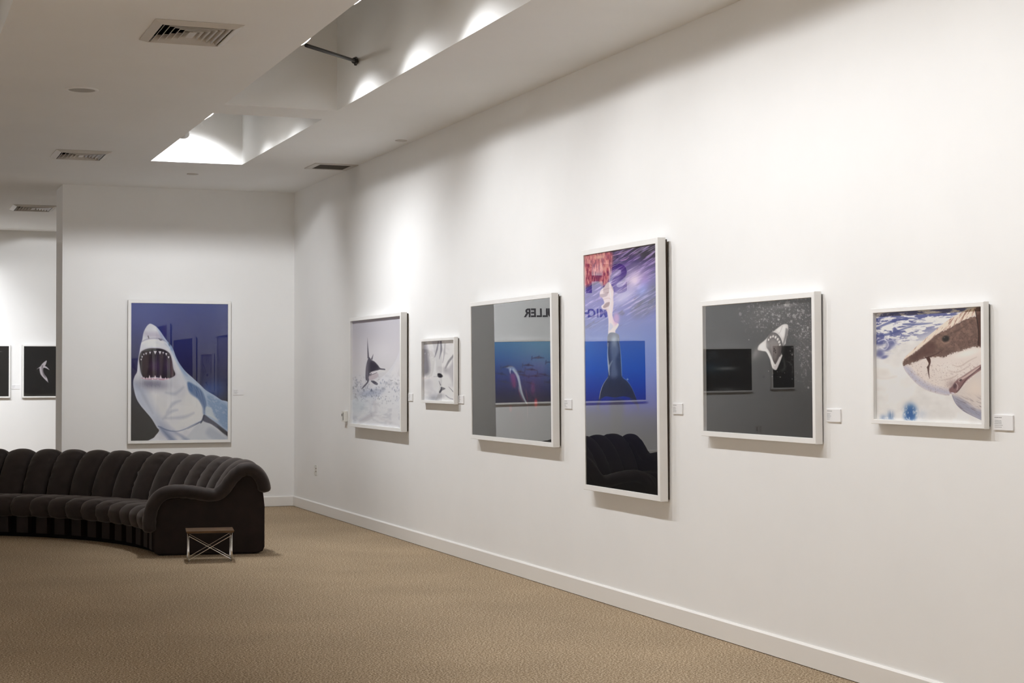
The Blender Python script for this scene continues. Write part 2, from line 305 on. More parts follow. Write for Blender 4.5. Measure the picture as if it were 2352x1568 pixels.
def art_bubbles():
    A = Art(320, 360, [(1616, 704), (1864, 683.6), (1617.5, 988), (1866.6, 1005.6)], (3, 3, 3)).f(1600, 660, 3.92)
    n = A.noise(18, 18, 7, 4); cl = np.exp(-(((A.X-760)/330)**2+((A.Y-200)/220)**2)**1.2)+np.exp(-(((A.X-960)/130)**2+((A.Y-560)/330)**2)**1.2)+.5*np.exp(-(((A.X-500)/170)**2+((A.Y-290)/150)**2))
    cl = np.clip(cl, 0, 1.1); A.mix(cl*.36*(.6+.8*n), (150, 145, 146)); A.mix(ss(.62, .78, n)*cl*.55, (210, 205, 206))
    n = A.noise(7, 8, 17, 2); A.mix(ss(.72, .86, n)*cl*.6, (225, 222, 222))
    r = np.random.RandomState(5)
    for x, y, q in [(930, 215, 14), (850, 258, 16), (660, 245, 12), (772, 160, 10), (925, 378, 9), (972, 362, 10), (665, 325, 7), (370, 240, 14), (710, 290, 9), (825, 305, 10), (790, 150, 22), (446, 470, 5), (975, 900, 9)]:
        A.blob(x, y, q, q*1.25, (220, 216, 216), .6 if q < 12 else .45, 0, 3)
    for i in range(90):
        x, y = r.uniform(600, 1040), r.uniform(130, 850); q = r.uniform(2, 5)
        if abs(x-690) < 120 and 400 < y < 740: continue
        A.blob(x, y, q, q*1.3, (205, 200, 200), r.uniform(.3, .8), 0, 2)
    A.blob(770, 170, 130, 20, (200, 196, 196), .3, -10)
    for p in ([(780, 660), (830, 700), (830, 790)], [(900, 560), (950, 640), (1000, 740)], [(880, 460), (930, 500), (1020, 620)]): A.stroke(p, [2, 5, 2], (150, 146, 146), 4, .5)
    # shark
    A.blob(540, 590, 60, 90, (190, 188, 186), .35, 25); A.blob(500, 600, 26, 60, (200, 198, 196), .4, 20)
    B = A.poly([(745, 335), (785, 330), (798, 355), (790, 420), (778, 470), (772, 520), (755, 580), (735, 640), (715, 690), (695, 735), (678, 742), (655, 725), (640, 680), (632, 640), (600, 580), (560, 570), (525, 560), (535, 520), (580, 480), (610, 450), (640, 415), (690, 375)], (216, 212, 210), 5)
    A.poly([(772, 370), (792, 380), (785, 440), (770, 480), (755, 540), (748, 600), (735, 600), (745, 520), (765, 440)], (96, 92, 92), 5, .85, m=B)
    A.poly([(775, 510), (760, 590), (740, 600), (748, 540)], (20, 20, 20), 4, .9)
    A.poly([(690, 380), (745, 345), (775, 350), (765, 420), (745, 450), (715, 410)], (244, 242, 240), 10, .8, m=B); A.stroke([(745, 350), (725, 400), (700, 420)], 4, (150, 146, 146), 4, .5)
    M = A.poly([(628, 425), (655, 405), (690, 412), (720, 445), (738, 490), (738, 550), (722, 610), (700, 660), (680, 690), (662, 670), (648, 620), (625, 570), (600, 530), (606, 470)], (92, 86, 86), 4)
    A.poly([(650, 470), (700, 490), (705, 560), (690, 640), (665, 650), (650, 580), (630, 520)], (132, 124, 122), 14, .8, m=M)
    A.stroke([(632, 425), (665, 408), (705, 428), (735, 480), (742, 550), (722, 620)], [4, 5, 5, 7, 12, 6], (36, 34, 34), 2, .9)
    for x, y, q in [(640, 448, 9), (662, 440, 9), (684, 448, 10), (703, 466, 10), (716, 490, 10), (722, 515, 8), (622, 470, 8)]: A.blob(x, y, q*.9, q*1.4, (236, 232, 228), .95, 20, 3)
    for i in range(12): A.blob(602+i*6.5, 560+i*12.5, 8, 9, (244, 240, 236), .95, 0, 3)
    A.stroke([(560, 540), (600, 590), (640, 650), (665, 720)], [40, 24, 14, 10], (250, 248, 246), 8, .7, m=B)
    A.blob(575, 520, 45, 40, (250, 248, 246), .7, m=B)
    for x, y in [(672, 552), (682, 566), (670, 572), (684, 585)]: A.blob(x, y, 4, 8, (26, 24, 24), .9, 0, 2)
    return A

def art_white_close():
    A = Art(380, 340, [(2011, 723.9), (2250.2, 710.6), (2014, 958), (2253.3, 966.7)], (226, 224, 222)).f(1990, 680, 4.9)
    n = A.noise(150, 120, 3, 3); A.shade(np.ones_like(n), (n-.5)*.12)
    top = ss(760, 480, A.Y+.35*(A.X-100))
    w = A.noise(95, 26, 9, 4, -4)+.12*np.sin((A.Y+.12*A.X)/36.)
    A.mix(ss(.50, .62, w)*top*.9, (78, 84, 138)); w2 = A.noise(70, 12, 19, 3, -8); A.mix(ss(.6, .75, w2)*top*.6, (120, 122, 158))
    w3 = A.noise(22, 18, 29, 3); A.mix(ss(.58, .72, w3)*ss(700, 520, A.Y)*.8*ss(620, 300, A.X+.3*abs(A.Y-380)), (236, 232, 236))
    for p in ([(103, 285), (260, 230), (420, 200), (560, 205), (700, 243)], [(105, 375), (300, 300), (480, 270), (640, 292)], [(400, 335), (560, 335), (720, 322)], [(105, 460), (250, 440), (420, 380), (520, 345)]):
        A.stroke(p, [14, 26, 20, 14, 4], (66, 76, 134), 7, .75)
    for x, y, rx, ry in [(150, 530, 55, 40), (270, 540, 60, 45), (225, 600, 50, 26), (150, 650, 45, 50), (200, 690, 40, 18)]: A.blob(x, y, rx, ry, (74, 80, 136), .75, -20, 1.6)
    A.stroke([(130, 520), (200, 500), (240, 560), (200, 610), (150, 580)], 9, (222, 220, 230), 7, .8); A.stroke([(230, 520), (290, 510), (320, 570), (270, 610)], 7, (210, 208, 222), 6, .6)
    A.blob(180, 860, 90, 60, (214, 208, 202), .6); A.stroke([(110, 910), (200, 925), (330, 900)], 18, (214, 208, 204), 12, .5)
    A.blob(490, 1280, 72, 90, (58, 102, 158), 1, -8, 1.7); A.blob(480, 1330, 66, 50, (46, 92, 152), .8, 0, 2); A.blob(270, 1330, 36, 50, (88, 118, 160), .8); A.blob(190, 1345, 34, 30, (120, 140, 170), .7); A.blob(610, 1310, 60, 60, (196, 202, 212), .7)
    n = A.noise(14, 30, 51, 3); A.mix(ss(.55, .7, n)*ss(1180, 1260, A.Y)*ss(700, 560, A.X)*.6, (230, 228, 226))
    # lower jaw / body
    J = A.poly([(940, 1100), (960, 1030), (1080, 930), (1200, 860), (1300, 790), (1310, 1420), (1285, 1376), (1200, 1335), (1100, 1290), (1030, 1240), (975, 1180)], (208, 200, 196), 3)
    A.poly([(945, 1110), (1010, 1230), (1120, 1295), (1300, 1385), (1300, 1290), (1180, 1240), (1060, 1150)], (142, 144, 166), 22, .85, m=J)
    n = A.noise(60, 8, 61, 3, 28); A.mix(ss(.5, .75, n)*J*ss(1050, 1200, A.Y)*.6, (110, 96, 100))
    A.blob(1180, 1030, 110, 120, (226, 212, 200), .7, -30, m=J); A.stroke([(940, 1100), (975, 1180), (1030, 1242), (1110, 1295), (1290, 1378)], 5, (96, 98, 128), 3, .8)
    # head
    H = [(395, 750), (410, 715), (450, 665), (520, 600), (600, 530), (690, 450), (770, 385), (850, 320), (930, 265), (1020, 215), (1110, 180), (1200, 150), (1310, 120), (1310, 770), (1220, 850), (1120, 950), (1000, 1060), (985, 1085), (925, 1082), (905, 1104), (850, 1100), (740, 1075), (640, 1038), (560, 985), (480, 905), (420, 830)]
    B = A.poly(H, (222, 212, 206), 3)
    A.poly([(400, 790), (470, 900), (560, 985), (680, 1052), (905, 1102), (930, 1060), (840, 1030), (700, 990), (560, 900), (470, 800)], (176, 176, 196), 26, .8, m=B)
    dk = [(400, 752), (440, 690), (520, 650), (640, 545), (740, 460), (860, 400), (960, 345), (1060, 290), (1180, 255), (1310, 200), (1310, 570), (1230, 580), (1120, 590), (1040, 620), (940, 645), (850, 690), (770, 680), (700, 700), (620, 695), (540, 740), (450, 770), (410, 775)]
    D = A.pm(dk, 22); n = A.noise(12, 12, 71, 4); ed = np.clip(D+(n-.5)*.9*(D > .02)*(D < .98), 0, 1)
    A.mix(ss(.35, .6, ed)*B*.95, (104, 80, 72))
    n = A.noise(10, 10, 72, 3); A.mix(ss(.55, .75, n)*D*B*.5, (60, 42, 38)); n = A.noise(40, 30, 73, 3, -30); A.mix(ss(.5, .7, n)*D*B*.5, (150, 122, 108))
    A.poly([(480, 690), (600, 600), (700, 520), (760, 560), (740, 640), (640, 680), (540, 730)], (80, 52, 48), 24, .65, m=B)
    A.poly([(770, 560), (860, 590), (980, 600), (900, 650), (800, 650)], (84, 62, 56), 26, .5, m=B)
    ridge = [(410, 715), (450, 665), (600, 530), (770, 385), (930, 265), (1110, 180), (1310, 120), (1310, 160), (1120, 262), (1000, 320), (900, 380), (800, 420), (680, 520), (560, 610), (470, 680)]
    R_ = A.pm(ridge, 6); A.mix(R_*B*.9, (238, 216, 200)); n = A.noise(90, 11, 81, 3, -58); A.mix(ss(.55, .72, n)*R_*B*.7, (130, 90, 76))
    A.blob(840, 520, 75, 60, (150, 122, 106), .6, -30, m=B); A.blob(866, 492, 42, 34, (26, 22, 22), 1, -15, 2.5); A.blob(852, 480, 8, 6, (120, 116, 110), .8); A.stroke([(822, 520), (860, 545), (905, 530)], 6, (170, 140, 124), 3, .7)
    A.stroke([(915, 440), (1000, 400), (1080, 350), (1150, 290)], [10, 14, 6, 3], (70, 52, 48), 6, .5, m=B)
    A.poly([(1190, 160), (1260, 150), (1310, 150), (1310, 580), (1250, 575), (1215, 560), (1222, 450), (1200, 280)], (74, 48, 42), 5, .8, m=B); A.stroke([(1182, 180), (1205, 300), (1222, 440), (1215, 560)], 8, (30, 20, 20), 3, .9); A.stroke([(1238, 160), (1255, 300), (1252, 560)], 7, (40, 26, 24), 4, .8)
    A.stroke([(590, 712), (680, 690), (760, 660), (840, 610)], [4, 12, 8, 3], (60, 34, 34), 4, .85, m=B)
    A.poly([(655, 700), (690, 690), (705, 740), (690, 800), (688, 860), (694, 925), (678, 870), (668, 815), (662, 800), (682, 760)], (66, 36, 30), 3)
    A.blob(1100, 650, 150, 40, (240, 234, 228), .7, -14, m=B); A.blob(900, 800, 160, 70, (232, 224, 218), .6, 0, m=B)
    n = A.noise(9, 9, 91, 3); A.mix(ss(.64, .76, n)*B*.5*ss(700, 800, A.Y), (150, 128, 124))
    for p in ([(940, 775), (1020, 790), (1120, 730), (1200, 690)], [(900, 840), (1000, 850), (1130, 780)], [(820, 940), (920, 920), (1000, 880)]): A.stroke(p, [3, 9, 3], (176, 156, 148), 7, .6, m=B)
    # mouth corner
    A.poly([(905, 1040), (940, 1000), (985, 940), (1060, 890), (1150, 830), (1240, 775), (1300, 755), (1300, 790), (1200, 860), (1110, 930), (1040, 1010), (990, 1070), (930, 1085)], (120, 86, 88), 7, .9)
    A.poly([(1010, 930), (1080, 890), (1180, 820), (1240, 790), (1200, 840), (1120, 890), (1040, 940), (1012, 960)], (206, 186, 180), 5, .9); A.stroke([(1280, 770), (1180, 850), (1090, 930), (1030, 1020), (985, 1070)], [8, 6, 6, 8, 5], (60, 36, 44), 3, .9)
    A.blob(1030, 938, 18, 12, (60, 40, 44), .9, -30, 2); A.blob(968, 1000, 18, 30, (50, 30, 40), .85, 10, 2); A.blob(945, 1078, 22, 8, (226, 224, 234), .9, 10, 2); A.stroke([(980, 970), (1000, 1000), (992, 1040)], 7, (220, 206, 206), 3, .8)
    A.blob(940, 985, 60, 50, (130, 104, 104), .45, 0, m=B)
    return A

def art_swimmer():
    A = Art(240, 190, [(55.3, 795), (213, 794.5), (55.3, 910), (213, 910)], (6, 5, 5)).f(0, 770, 9.225)
    A.poly([(915, 532), (925, 550), (905, 620), (893, 645), (930, 670), (975, 735), (920, 700), (870, 688), (858, 740), (880, 820), (930, 900), (955, 1000), (938, 985), (880, 920), (815, 830), (795, 740), (790, 695), (742, 720), (770, 690), (805, 660), (850, 590)], (196, 190, 196), 6)
    A.poly([(830, 650), (860, 630), (855, 690), (875, 800), (920, 900), (870, 860), (840, 760)], (96, 88, 96), 10, .7)
    A.stroke([(940, 960), (960, 1010), (965, 1040)], 8, (90, 86, 90), 8, .5)
    A.poly([(480, 1225), (580, 1235), (700, 1262), (900, 1250), (1100, 1240), (2000, 1245), (2000, 1400), (500, 1400)], (44, 42, 38), 5)
    return A

def art_flank():
    A = Art(120, 160, [(-138, 794), (20, 794), (-138, 911), (20, 911)], (26, 24, 22)).f(0, 770, 9.225)
    A.poly([(-300, 420), (-100, 350), (0, 335), (65, 335), (10, 352), (-120, 420), (-260, 520)], (150, 148, 144), 5)
    A.stroke([(80, 310), (150, 260)], 6, (60, 58, 54), 5, .6)
    return A

def art_blue_sea():
    A = Art(320, 110, [(0, 0), (320, 0), (0, 100), (320, 100)], (20, 80, 180))
    A.vgrad([(0, (70, 150, 215)), (.3, (40, 110, 200)), (.6, (24, 60, 160)), (.85, (12, 28, 100)), (1, (8, 16, 66))])
    A.mix(ss(.42, .2, A.u), (10, 22, 52)); A.blob(180, 0, 60, 60, (150, 205, 235), .7); A.blob(60, 30, 60, 50, (30, 130, 215), .4)
    r = np.random.RandomState(8)
    for i in range(26):
        x, y = r.uniform(110, 310), r.uniform(12, 70); l = r.uniform(6, 12); t = r.uniform(-.5, .3)
        A.stroke([(x-l, y-l*t), (x, y-1), (x+l, y+l*t)], [.5, 3, .5], (14, 34, 90), 1, .8); A.stroke([(x, y), (x-2, y-4)], [2, .5], (14, 34, 90), 1, .8); A.stroke([(x+l, y+l*t-3), (x+l+1, y+l*t+3)], 1, (14, 34, 90), 1, .8)
    return A

def art_dark_surface():
    A = Art(150, 90, [(0, 0), (150, 0), (0, 90), (150, 90)], (26, 25, 26))
    n = A.noise(30, 8, 3, 4); A.mix(ss(.5, .8, n)*ss(60, 0, A.Y)*.8, (96, 104, 116)); A.blob(110, 40, 50, 18, (70, 100, 120), .8); A.blob(60, 42, 26, 4, (220, 220, 220), .8)
    A.poly([(120, 90), (150, 60), (150, 90)], (180, 180, 180), 5); A.stroke([(135, 60), (120, 85)], 3, (14, 14, 14), 1); A.blob(60, 88, 40, 6, (170, 170, 170), .7)
    return A

def art_dark_portrait():
    A = Art(70, 90, [(0, 0), (70, 0), (0, 90), (70, 90)], (14, 14, 15))
    A.blob(35, 35, 20, 26, (60, 58, 58), .6); A.stroke([(35, 25), (30, 45), (40, 55)], [3, 8, 5], (190, 188, 186), 3, .7); A.stroke([(15, 60), (35, 50), (55, 60)], [1, 4, 1], (130, 128, 126), 2, .7)
    return A
# ---------------------------------------------------------------- helpers
def link(o, parent=None):
    COL.objects.link(o)
    if parent is not None: o.parent = parent
    return o
def tag(o, label, cat, group=None):
    o['label'] = label; o['category'] = cat
    if group: o['group'] = group
    return o
def thing(name, label, cat, loc=(0, 0, 0), rotz=0., group=None):
    o = bpy.data.objects.new(name, None); o.empty_display_size = .1; link(o)
    o.location = loc; o.rotation_euler = (0, 0, rotz); return tag(o, label, cat, group)
def mesh_obj(name, verts, faces, mat, parent=None, smooth=False, loc=None):
    me = bpy.data.meshes.new(name); me.from_pydata([tuple(v) for v in verts], [], faces); me.update()
    if mat: me.materials.append(mat)
    if smooth: me.polygons.foreach_set('use_smooth', [True]*len(me.polygons))
    o = bpy.data.objects.new(name, me); link(o, parent)
    if loc: o.location = loc
    return o
def bm_obj(name, bm, mat, parent=None, smooth=False, loc=None):
    bmesh.ops.recalc_face_normals(bm, faces=bm.faces)
    me = bpy.data.meshes.new(name); bm.to_mesh(me); bm.free()
    if mat: me.materials.append(mat)
    if smooth: me.polygons.foreach_set('use_smooth', [True]*len(me.polygons))
    o = bpy.data.objects.new(name, me); link(o, parent)
    if loc: o.location = loc
    return o
def struct(o): o['kind'] = 'structure'; return o
def add_box(bm, x0, x1, y0, y1, z0, z1, bev=0, seg=2):
    r = bmesh.ops.create_cube(bm, size=1)['verts']
    for v in r: v.co = Vector(((x0+x1)/2+v.co.x*(x1-x0), (y0+y1)/2+v.co.y*(y1-y0), (z0+z1)/2+v.co.z*(z1-z0)))
    if bev:
        es = list({e for v in r for e in v.link_edges})
        bmesh.ops.bevel(bm, geom=es, offset=bev, segments=seg, affect='EDGES', profile=.6)
def box(name, x0, x1, y0, y1, z0, z1, mat, parent=None, bev=0, seg=2):
    bm = bmesh.new(); add_box(bm, x0, x1, y0, y1, z0, z1, bev, seg); return bm_obj(name, bm, mat, parent)
def add_tube(bm, pts, rad, seg=10, cap=True, rads=None):
    P = [Vector(p) for p in pts]; rings = []; up = None
    for i, p in enumerate(P):
        t = (P[min(i+1, len(P)-1)]-P[max(i-1, 0)]).normalized()
        if up is None:
            up = Vector((0, 0, 1)) if abs(t.z) < .9 else Vector((1, 0, 0))
        a = t.cross(up).normalized(); up = a.cross(t).normalized()
        r = rads[i] if rads else rad
        rings.append([bm.verts.new(p+a*math.cos(2*math.pi*k/seg)*r+up*math.sin(2*math.pi*k/seg)*r) for k in range(seg)])
    for A, B in zip(rings, rings[1:]):
        for k in range(seg): bm.faces.new((A[k], A[(k+1) % seg], B[(k+1) % seg], B[k]))
    if cap: bm.faces.new(rings[0]); bm.faces.new(rings[-1][::-1])
def add_disc(bm, c, n, r, h, seg=28):
    c = Vector(c); n = Vector(n).normalized(); add_tube(bm, [c, c+n*h], r, seg)

# ---------------------------------------------------------------- materials
def mat(name, col, rough=.6, metal=0., spec=.5, **kw):
    m = bpy.data.materials.new(name); m.use_nodes = True; b = m.node_tree.nodes['Principled BSDF']
    b.inputs['Base Color'].default_value = (*col, 1); b.inputs['Roughness'].default_value = rough
    b.inputs['Metallic'].default_value = metal; b.inputs['Specular IOR Level'].default_value = spec
    for k, v in kw.items(): b.inputs[k.replace('_', ' ')].default_value = v
    return m
def add_noise(m, c0, c1, scale, bump=0., detail=4, rough=.6, stops=(.35, .65), bscale=None, dist=.01, kind='noise'):
    nt = m.node_tree; N = nt.nodes; L = nt.links; b = N['Principled BSDF']
    tc = N.new('ShaderNodeTexCoord'); n = N.new('ShaderNodeTexNoise'); n.inputs['Scale'].default_value = scale
    n.inputs['Detail'].default_value = detail; n.inputs['Roughness'].default_value = rough
    L.new(tc.outputs['Object'], n.inputs['Vector'])
    r = N.new('ShaderNodeValToRGB'); r.color_ramp.elements[0].position = stops[0]; r.color_ramp.elements[1].position = stops[1]
    r.color_ramp.elements[0].color = (*c0, 1); r.color_ramp.elements[1].color = (*c1, 1)
    L.new(n.outputs['Fac'], r.inputs['Fac']); L.new(r.outputs['Color'], b.inputs['Base Color'])
    if bump:
        n2 = N.new('ShaderNodeTexNoise'); n2.inputs['Scale'].default_value = bscale or scale; n2.inputs['Detail'].default_value = 3
        L.new(tc.outputs['Object'], n2.inputs['Vector'])
        bp = N.new('ShaderNodeBump'); bp.inputs['Strength'].default_value = bump; bp.inputs['Distance'].default_value = dist
        L.new(n2.outputs['Fac'], bp.inputs['Height']); L.new(bp.outputs['Normal'], b.inputs['Normal'])
    return m
M = {}
M['wall'] = add_noise(mat('wall_paint', (.84, .83, .81), .75, spec=.25), (.87, .872, .868), (.89, .892, .888), 1.3, .05, bscale=220, dist=.002)
M['ceil'] = add_noise(mat('ceiling_paint', (.80, .79, .77), .85, spec=.2), (.86, .862, .855), (.88, .882, .875), .9, .05, bscale=180, dist=.002)
M['base'] = mat('skirting_paint', (.84, .825, .80), .45, spec=.4)
M['frame'] = add_noise(mat('white_frame_lacquer', (.84, .835, .815), .42, spec=.4), (.885, .882, .868), (.905, .90, .888), 6)
M['backing'] = mat('dark_backing_wood', (.05, .032, .02), .8)
M['card'] = mat('white_card', (.86, .86, .87), .6)
M['ink'] = mat('grey_print_ink', (.35, .35, .36), .8)
M['inkd'] = mat('dark_print_ink', (.05, .05, .055), .8)
M['letter'] = mat('dark_vinyl_letters', (.035, .03, .04), .6)
M['plastic'] = mat('ivory_plastic', (.76, .75, .71), .4)
M['dark'] = mat('dark_slot', (.03, .028, .025), .7)
M['brownslot'] = mat('brown_insert', (.16, .10, .07), .6)
M['vent'] = mat('vent_enamel', (.62, .59, .55), .45, spec=.4)
M['ventdark'] = mat('vent_interior', (.035, .03, .025), .9)
M['black'] = mat('black_metal', (.02, .019, .018), .5)
M['lampwhite'] = mat('white_lamp_metal', (.72, .71, .69), .4)
M['chrome'] = mat('polished_chrome', (.86, .85, .83), .12, 1.)
M['rod'] = mat('black_rod', (.02, .017, .015), .6)
M['foot'] = mat('grey_foot', (.3, .29, .27), .5)
M['wood'] = add_noise(mat('walnut_top', (.12, .065, .03), .45), (.085, .045, .02), (.15, .085, .038), 9, 0, detail=6)

def carpet():
    m = mat('brown_loop_carpet', (.3, .2, .11), .95, spec=.1); nt = m.node_tree; N = nt.nodes; L = nt.links; b = N['Principled BSDF']
    tc = N.new('ShaderNodeTexCoord')
    n = N.new('ShaderNodeTexNoise'); n.inputs['Scale'].default_value = 95; n.inputs['Detail'].default_value = 3; n.inputs['Roughness'].default_value = .75
    L.new(tc.outputs['Object'], n.inputs['Vector'])
    r = N.new('ShaderNodeValToRGB'); e = r.color_ramp.elements
    e[0].position = .33; e[0].color = (.085, .055, .03, 1); e[1].position = .67; e[1].color = (.88, .74, .56, 1)
    for p, c in ((.45, (.26, .185, .113, 1)), (.54, (.43, .33, .218, 1))): q = e.new(p); q.color = c
    L.new(n.outputs['Fac'], r.inputs['Fac'])
    n2 = N.new('ShaderNodeTexNoise'); n2.inputs['Scale'].default_value = 1.1; n2.inputs['Detail'].default_value = 5
    L.new(tc.outputs['Object'], n2.inputs['Vector'])
    r2 = N.new('ShaderNodeValToRGB'); r2.color_ramp.elements[0].color = (.90, .90, .90, 1); r2.color_ramp.elements[1].color = (1.06, 1.06, 1.06, 1)
    r2.color_ramp.elements[0].position = .3; r2.color_ramp.elements[1].position = .7
    L.new(n2.outputs['Fac'], r2.inputs['Fac'])
    mx = N.new('ShaderNodeMixRGB'); mx.blend_type = 'MULTIPLY'; mx.inputs[0].default_value = 1
    L.new(r.outputs['Color'], mx.inputs[1]); L.new(r2.outputs['Color'], mx.inputs[2]); L.new(mx.outputs[0], b.inputs['Base Color'])
    bp = N.new('ShaderNodeBump'); bp.inputs['Strength'].default_value = .5; bp.inputs['Distance'].default_value = .006
    L.new(n.outputs['Fac'], bp.inputs['Height']); L.new(bp.outputs['Normal'], b.inputs['Normal'])
    return m
M['carpet'] = carpet()

def velvet(name, c, sheen):
    m = mat(name, c, .7, spec=.25); b = m.node_tree.nodes['Principled BSDF']
    b.inputs['Sheen Weight'].default_value = sheen; b.inputs['Sheen Roughness'].default_value = .45
    b.inputs['Sheen Tint'].default_value = (.9, .8, .74, 1)
    N = m.node_tree.nodes; L = m.node_tree.links; tc = N.new('ShaderNodeTexCoord')
    n = N.new('ShaderNodeTexNoise'); n.inputs['Scale'].default_value = 9; n.inputs['Detail'].default_value = 4
    L.new(tc.outputs['Object'], n.inputs['Vector'])
    r = N.new('ShaderNodeValToRGB'); r.color_ramp.elements[0].position = .3; r.color_ramp.elements[1].position = .7
    r.color_ramp.elements[0].color = (c[0]*.75, c[1]*.75, c[2]*.75, 1); r.color_ramp.elements[1].color = (c[0]*1.3, c[1]*1.3, c[2]*1.3, 1)
    L.new(n.outputs['Fac'], r.inputs['Fac']); L.new(r.outputs['Color'], b.inputs['Base Color'])
    bp = N.new('ShaderNodeBump'); bp.inputs['Strength'].default_value = .25; bp.inputs['Distance'].default_value = .01
    L.new(n.outputs['Fac'], bp.inputs['Height']); L.new(bp.outputs['Normal'], b.inputs['Normal'])
    return m
M['velvet'] = velvet('dark_brown_nubuck', (.024, .0165, .0145), .22)
M['velvet_shaded'] = velvet('dark_brown_nubuck_shaded', (.015, .0085, .007), .02)  # darker copy of the nubuck: shade below the top-lit parts put into the colour
M['plinth'] = mat('black_plinth', (.004, .003, .003), .9, spec=.1)

def emitter(name, col, k):
    m = bpy.data.materials.new(name); m.use_nodes = True; nt = m.node_tree; nt.nodes.clear()
    o = nt.nodes.new('ShaderNodeOutputMaterial'); e = nt.nodes.new('ShaderNodeEmission')
    e.inputs[0].default_value = (*col, 1); e.inputs[1].default_value = k; nt.links.new(e.outputs[0], o.inputs[0]); return m
M['lens'] = emitter('lit_lamp_lens', (1, .96, .9), 30)

def glazing(k=1.6, nm='picture_glazing'):
    m = bpy.data.materials.new(nm); m.use_nodes = True; nt = m.node_tree; N = nt.nodes; L = nt.links; N.clear()
    o = N.new('ShaderNodeOutputMaterial'); t = N.new('ShaderNodeBsdfTransparent'); t.inputs[0].default_value = (.985, .985, .985, 1)
    g = N.new('ShaderNodeBsdfGlossy'); g.inputs['Roughness'].default_value = 0.0; g.inputs['Color'].default_value = (1, 1, 1, 1)
    f = N.new('ShaderNodeFresnel'); f.inputs['IOR'].default_value = 1.5; geo = N.new('ShaderNodeNewGeometry')
    a = N.new('ShaderNodeMath'); a.operation = 'MULTIPLY'; a.inputs[1].default_value = k          # both faces of the sheet
    inv = N.new('ShaderNodeMath'); inv.operation = 'SUBTRACT'; inv.inputs[0].default_value = 1
    b = N.new('ShaderNodeMath'); b.operation = 'MULTIPLY'; b.use_clamp = True
    mx = N.new('ShaderNodeMixShader')
    L.new(f.outputs[0], a.inputs[0]); L.new(geo.outputs['Backfacing'], inv.inputs[1]); L.new(a.outputs[0], b.inputs[0]); L.new(inv.outputs[0], b.inputs[1])
    L.new(b.outputs[0], mx.inputs[0]); L.new(t.outputs[0], mx.inputs[1]); L.new(g.outputs[0], mx.inputs[2]); L.new(mx.outputs[0], o.inputs[0])
    return m
M['glass'] = glazing(); M['glass_matt'] = glazing(.5, 'anti_reflective_glazing'); M['glass_half'] = glazing(.9, 'low_reflection_glazing')

def print_mat():
    m = mat('photographic_print', (.5, .5, .5), .55, spec=.2); nt = m.node_tree
    a = nt.nodes.new('ShaderNodeAttribute'); a.attribute_name = 'ink'
    nt.links.new(a.outputs['Color'], nt.nodes['Principled BSDF'].inputs['Base Color']); return m
M['print'] = print_mat()

# ---------------------------------------------------------------- the room
struct(box('floor', XL-.2, .2, Y0-.2, YF+.2, -.2, 0, M['carpet']))
struct(box('wall_right', 0, .25, Y0, YF, 0, 5.4, M['wall']))
struct(box('wall_back', XE, 0, YB, YB2, 0, ZC, M['wall']))
struct(box('wall_far', XL, .0, YF, YF+.25, 0, 5.2, M['wall']))
struct(box('wall_left', XL-.25, XL, Y0, YF, 0, 5.4, M['wall']))
struct(box('wall_front', XL, 0, Y0-.25, Y0, 0, 5.4, M['wall']))
def ceiling():
    xs = sorted({XL, 0.0}|{w[0] for w in WELLS}|{w[1] for w in WELLS}); ys = sorted({Y0, YF}|{w[2] for w in WELLS}|{w[3] for w in WELLS})
    V = []; F = []
    def quad(*p): i = len(V); V.extend(p); F.append((i, i+1, i+2, i+3))
    T = .14
    for i in range(len(xs)-1):
        for j in range(len(ys)-1):
            cx, cy = (xs[i]+xs[i+1])/2, (ys[j]+ys[j+1])/2
            if any(w[0] < cx < w[1] and w[2] < cy < w[3] for w in WELLS): continue
            a, b, c, d = xs[i], xs[i+1], ys[j], ys[j+1]
            quad((a, c, ZC), (a, d, ZC), (b, d, ZC), (b, c, ZC)); quad((a, c, ZC+T), (b, c, ZC+T), (b, d, ZC+T), (a, d, ZC+T))
    for x0, x1, y0, y1, zt in WELLS:
        for (a, b) in (((x0, y0), (x1, y0)), ((x1, y0), (x1, y1)), ((x1, y1), (x0, y1)), ((x0, y1), (x0, y0))):
            quad((a[0], a[1], ZC), (b[0], b[1], ZC), (b[0], b[1], zt), (a[0], a[1], zt))
        quad((x0, y0, zt), (x1, y0, zt), (x1, y1, zt), (x0, y1, zt))
    return struct(mesh_obj('ceiling', V, F, M['ceil']))
ceiling()
def baseboard(name, p, q, n, h=.12, t=.016):
    p, q, n = Vector((*p, 0)), Vector((*q, 0)), Vector((*n, 0)); prof = [(0, .004), (t, .004), (t, h-.010), (t-.009, h), (0, h)]
    V = [p+n*a+Vector((0, 0, z)) for a, z in prof]+[q+n*a+Vector((0, 0, z)) for a, z in prof]; k = len(prof)
    F = [(i, (i+1) % k, k+(i+1) % k, k+i) for i in range(k)]+[tuple(range(k))[::-1], tuple(range(k, 2*k))]
    return struct(mesh_obj(name, V, F, M['base']))
baseboard('baseboard_right', (0, Y0), (0, YB), (-1, 0))
baseboard('baseboard_back', (XE, YB), (-.016, YB), (0, -1))
baseboard('baseboard_end', (XE, YB), (XE, YB2), (-1, 0))
baseboard('baseboard_far', (XL, YF), (0, YF), (0, -1))
baseboard('baseboard_left', (XL, Y0), (XL, YF), (1, 0))

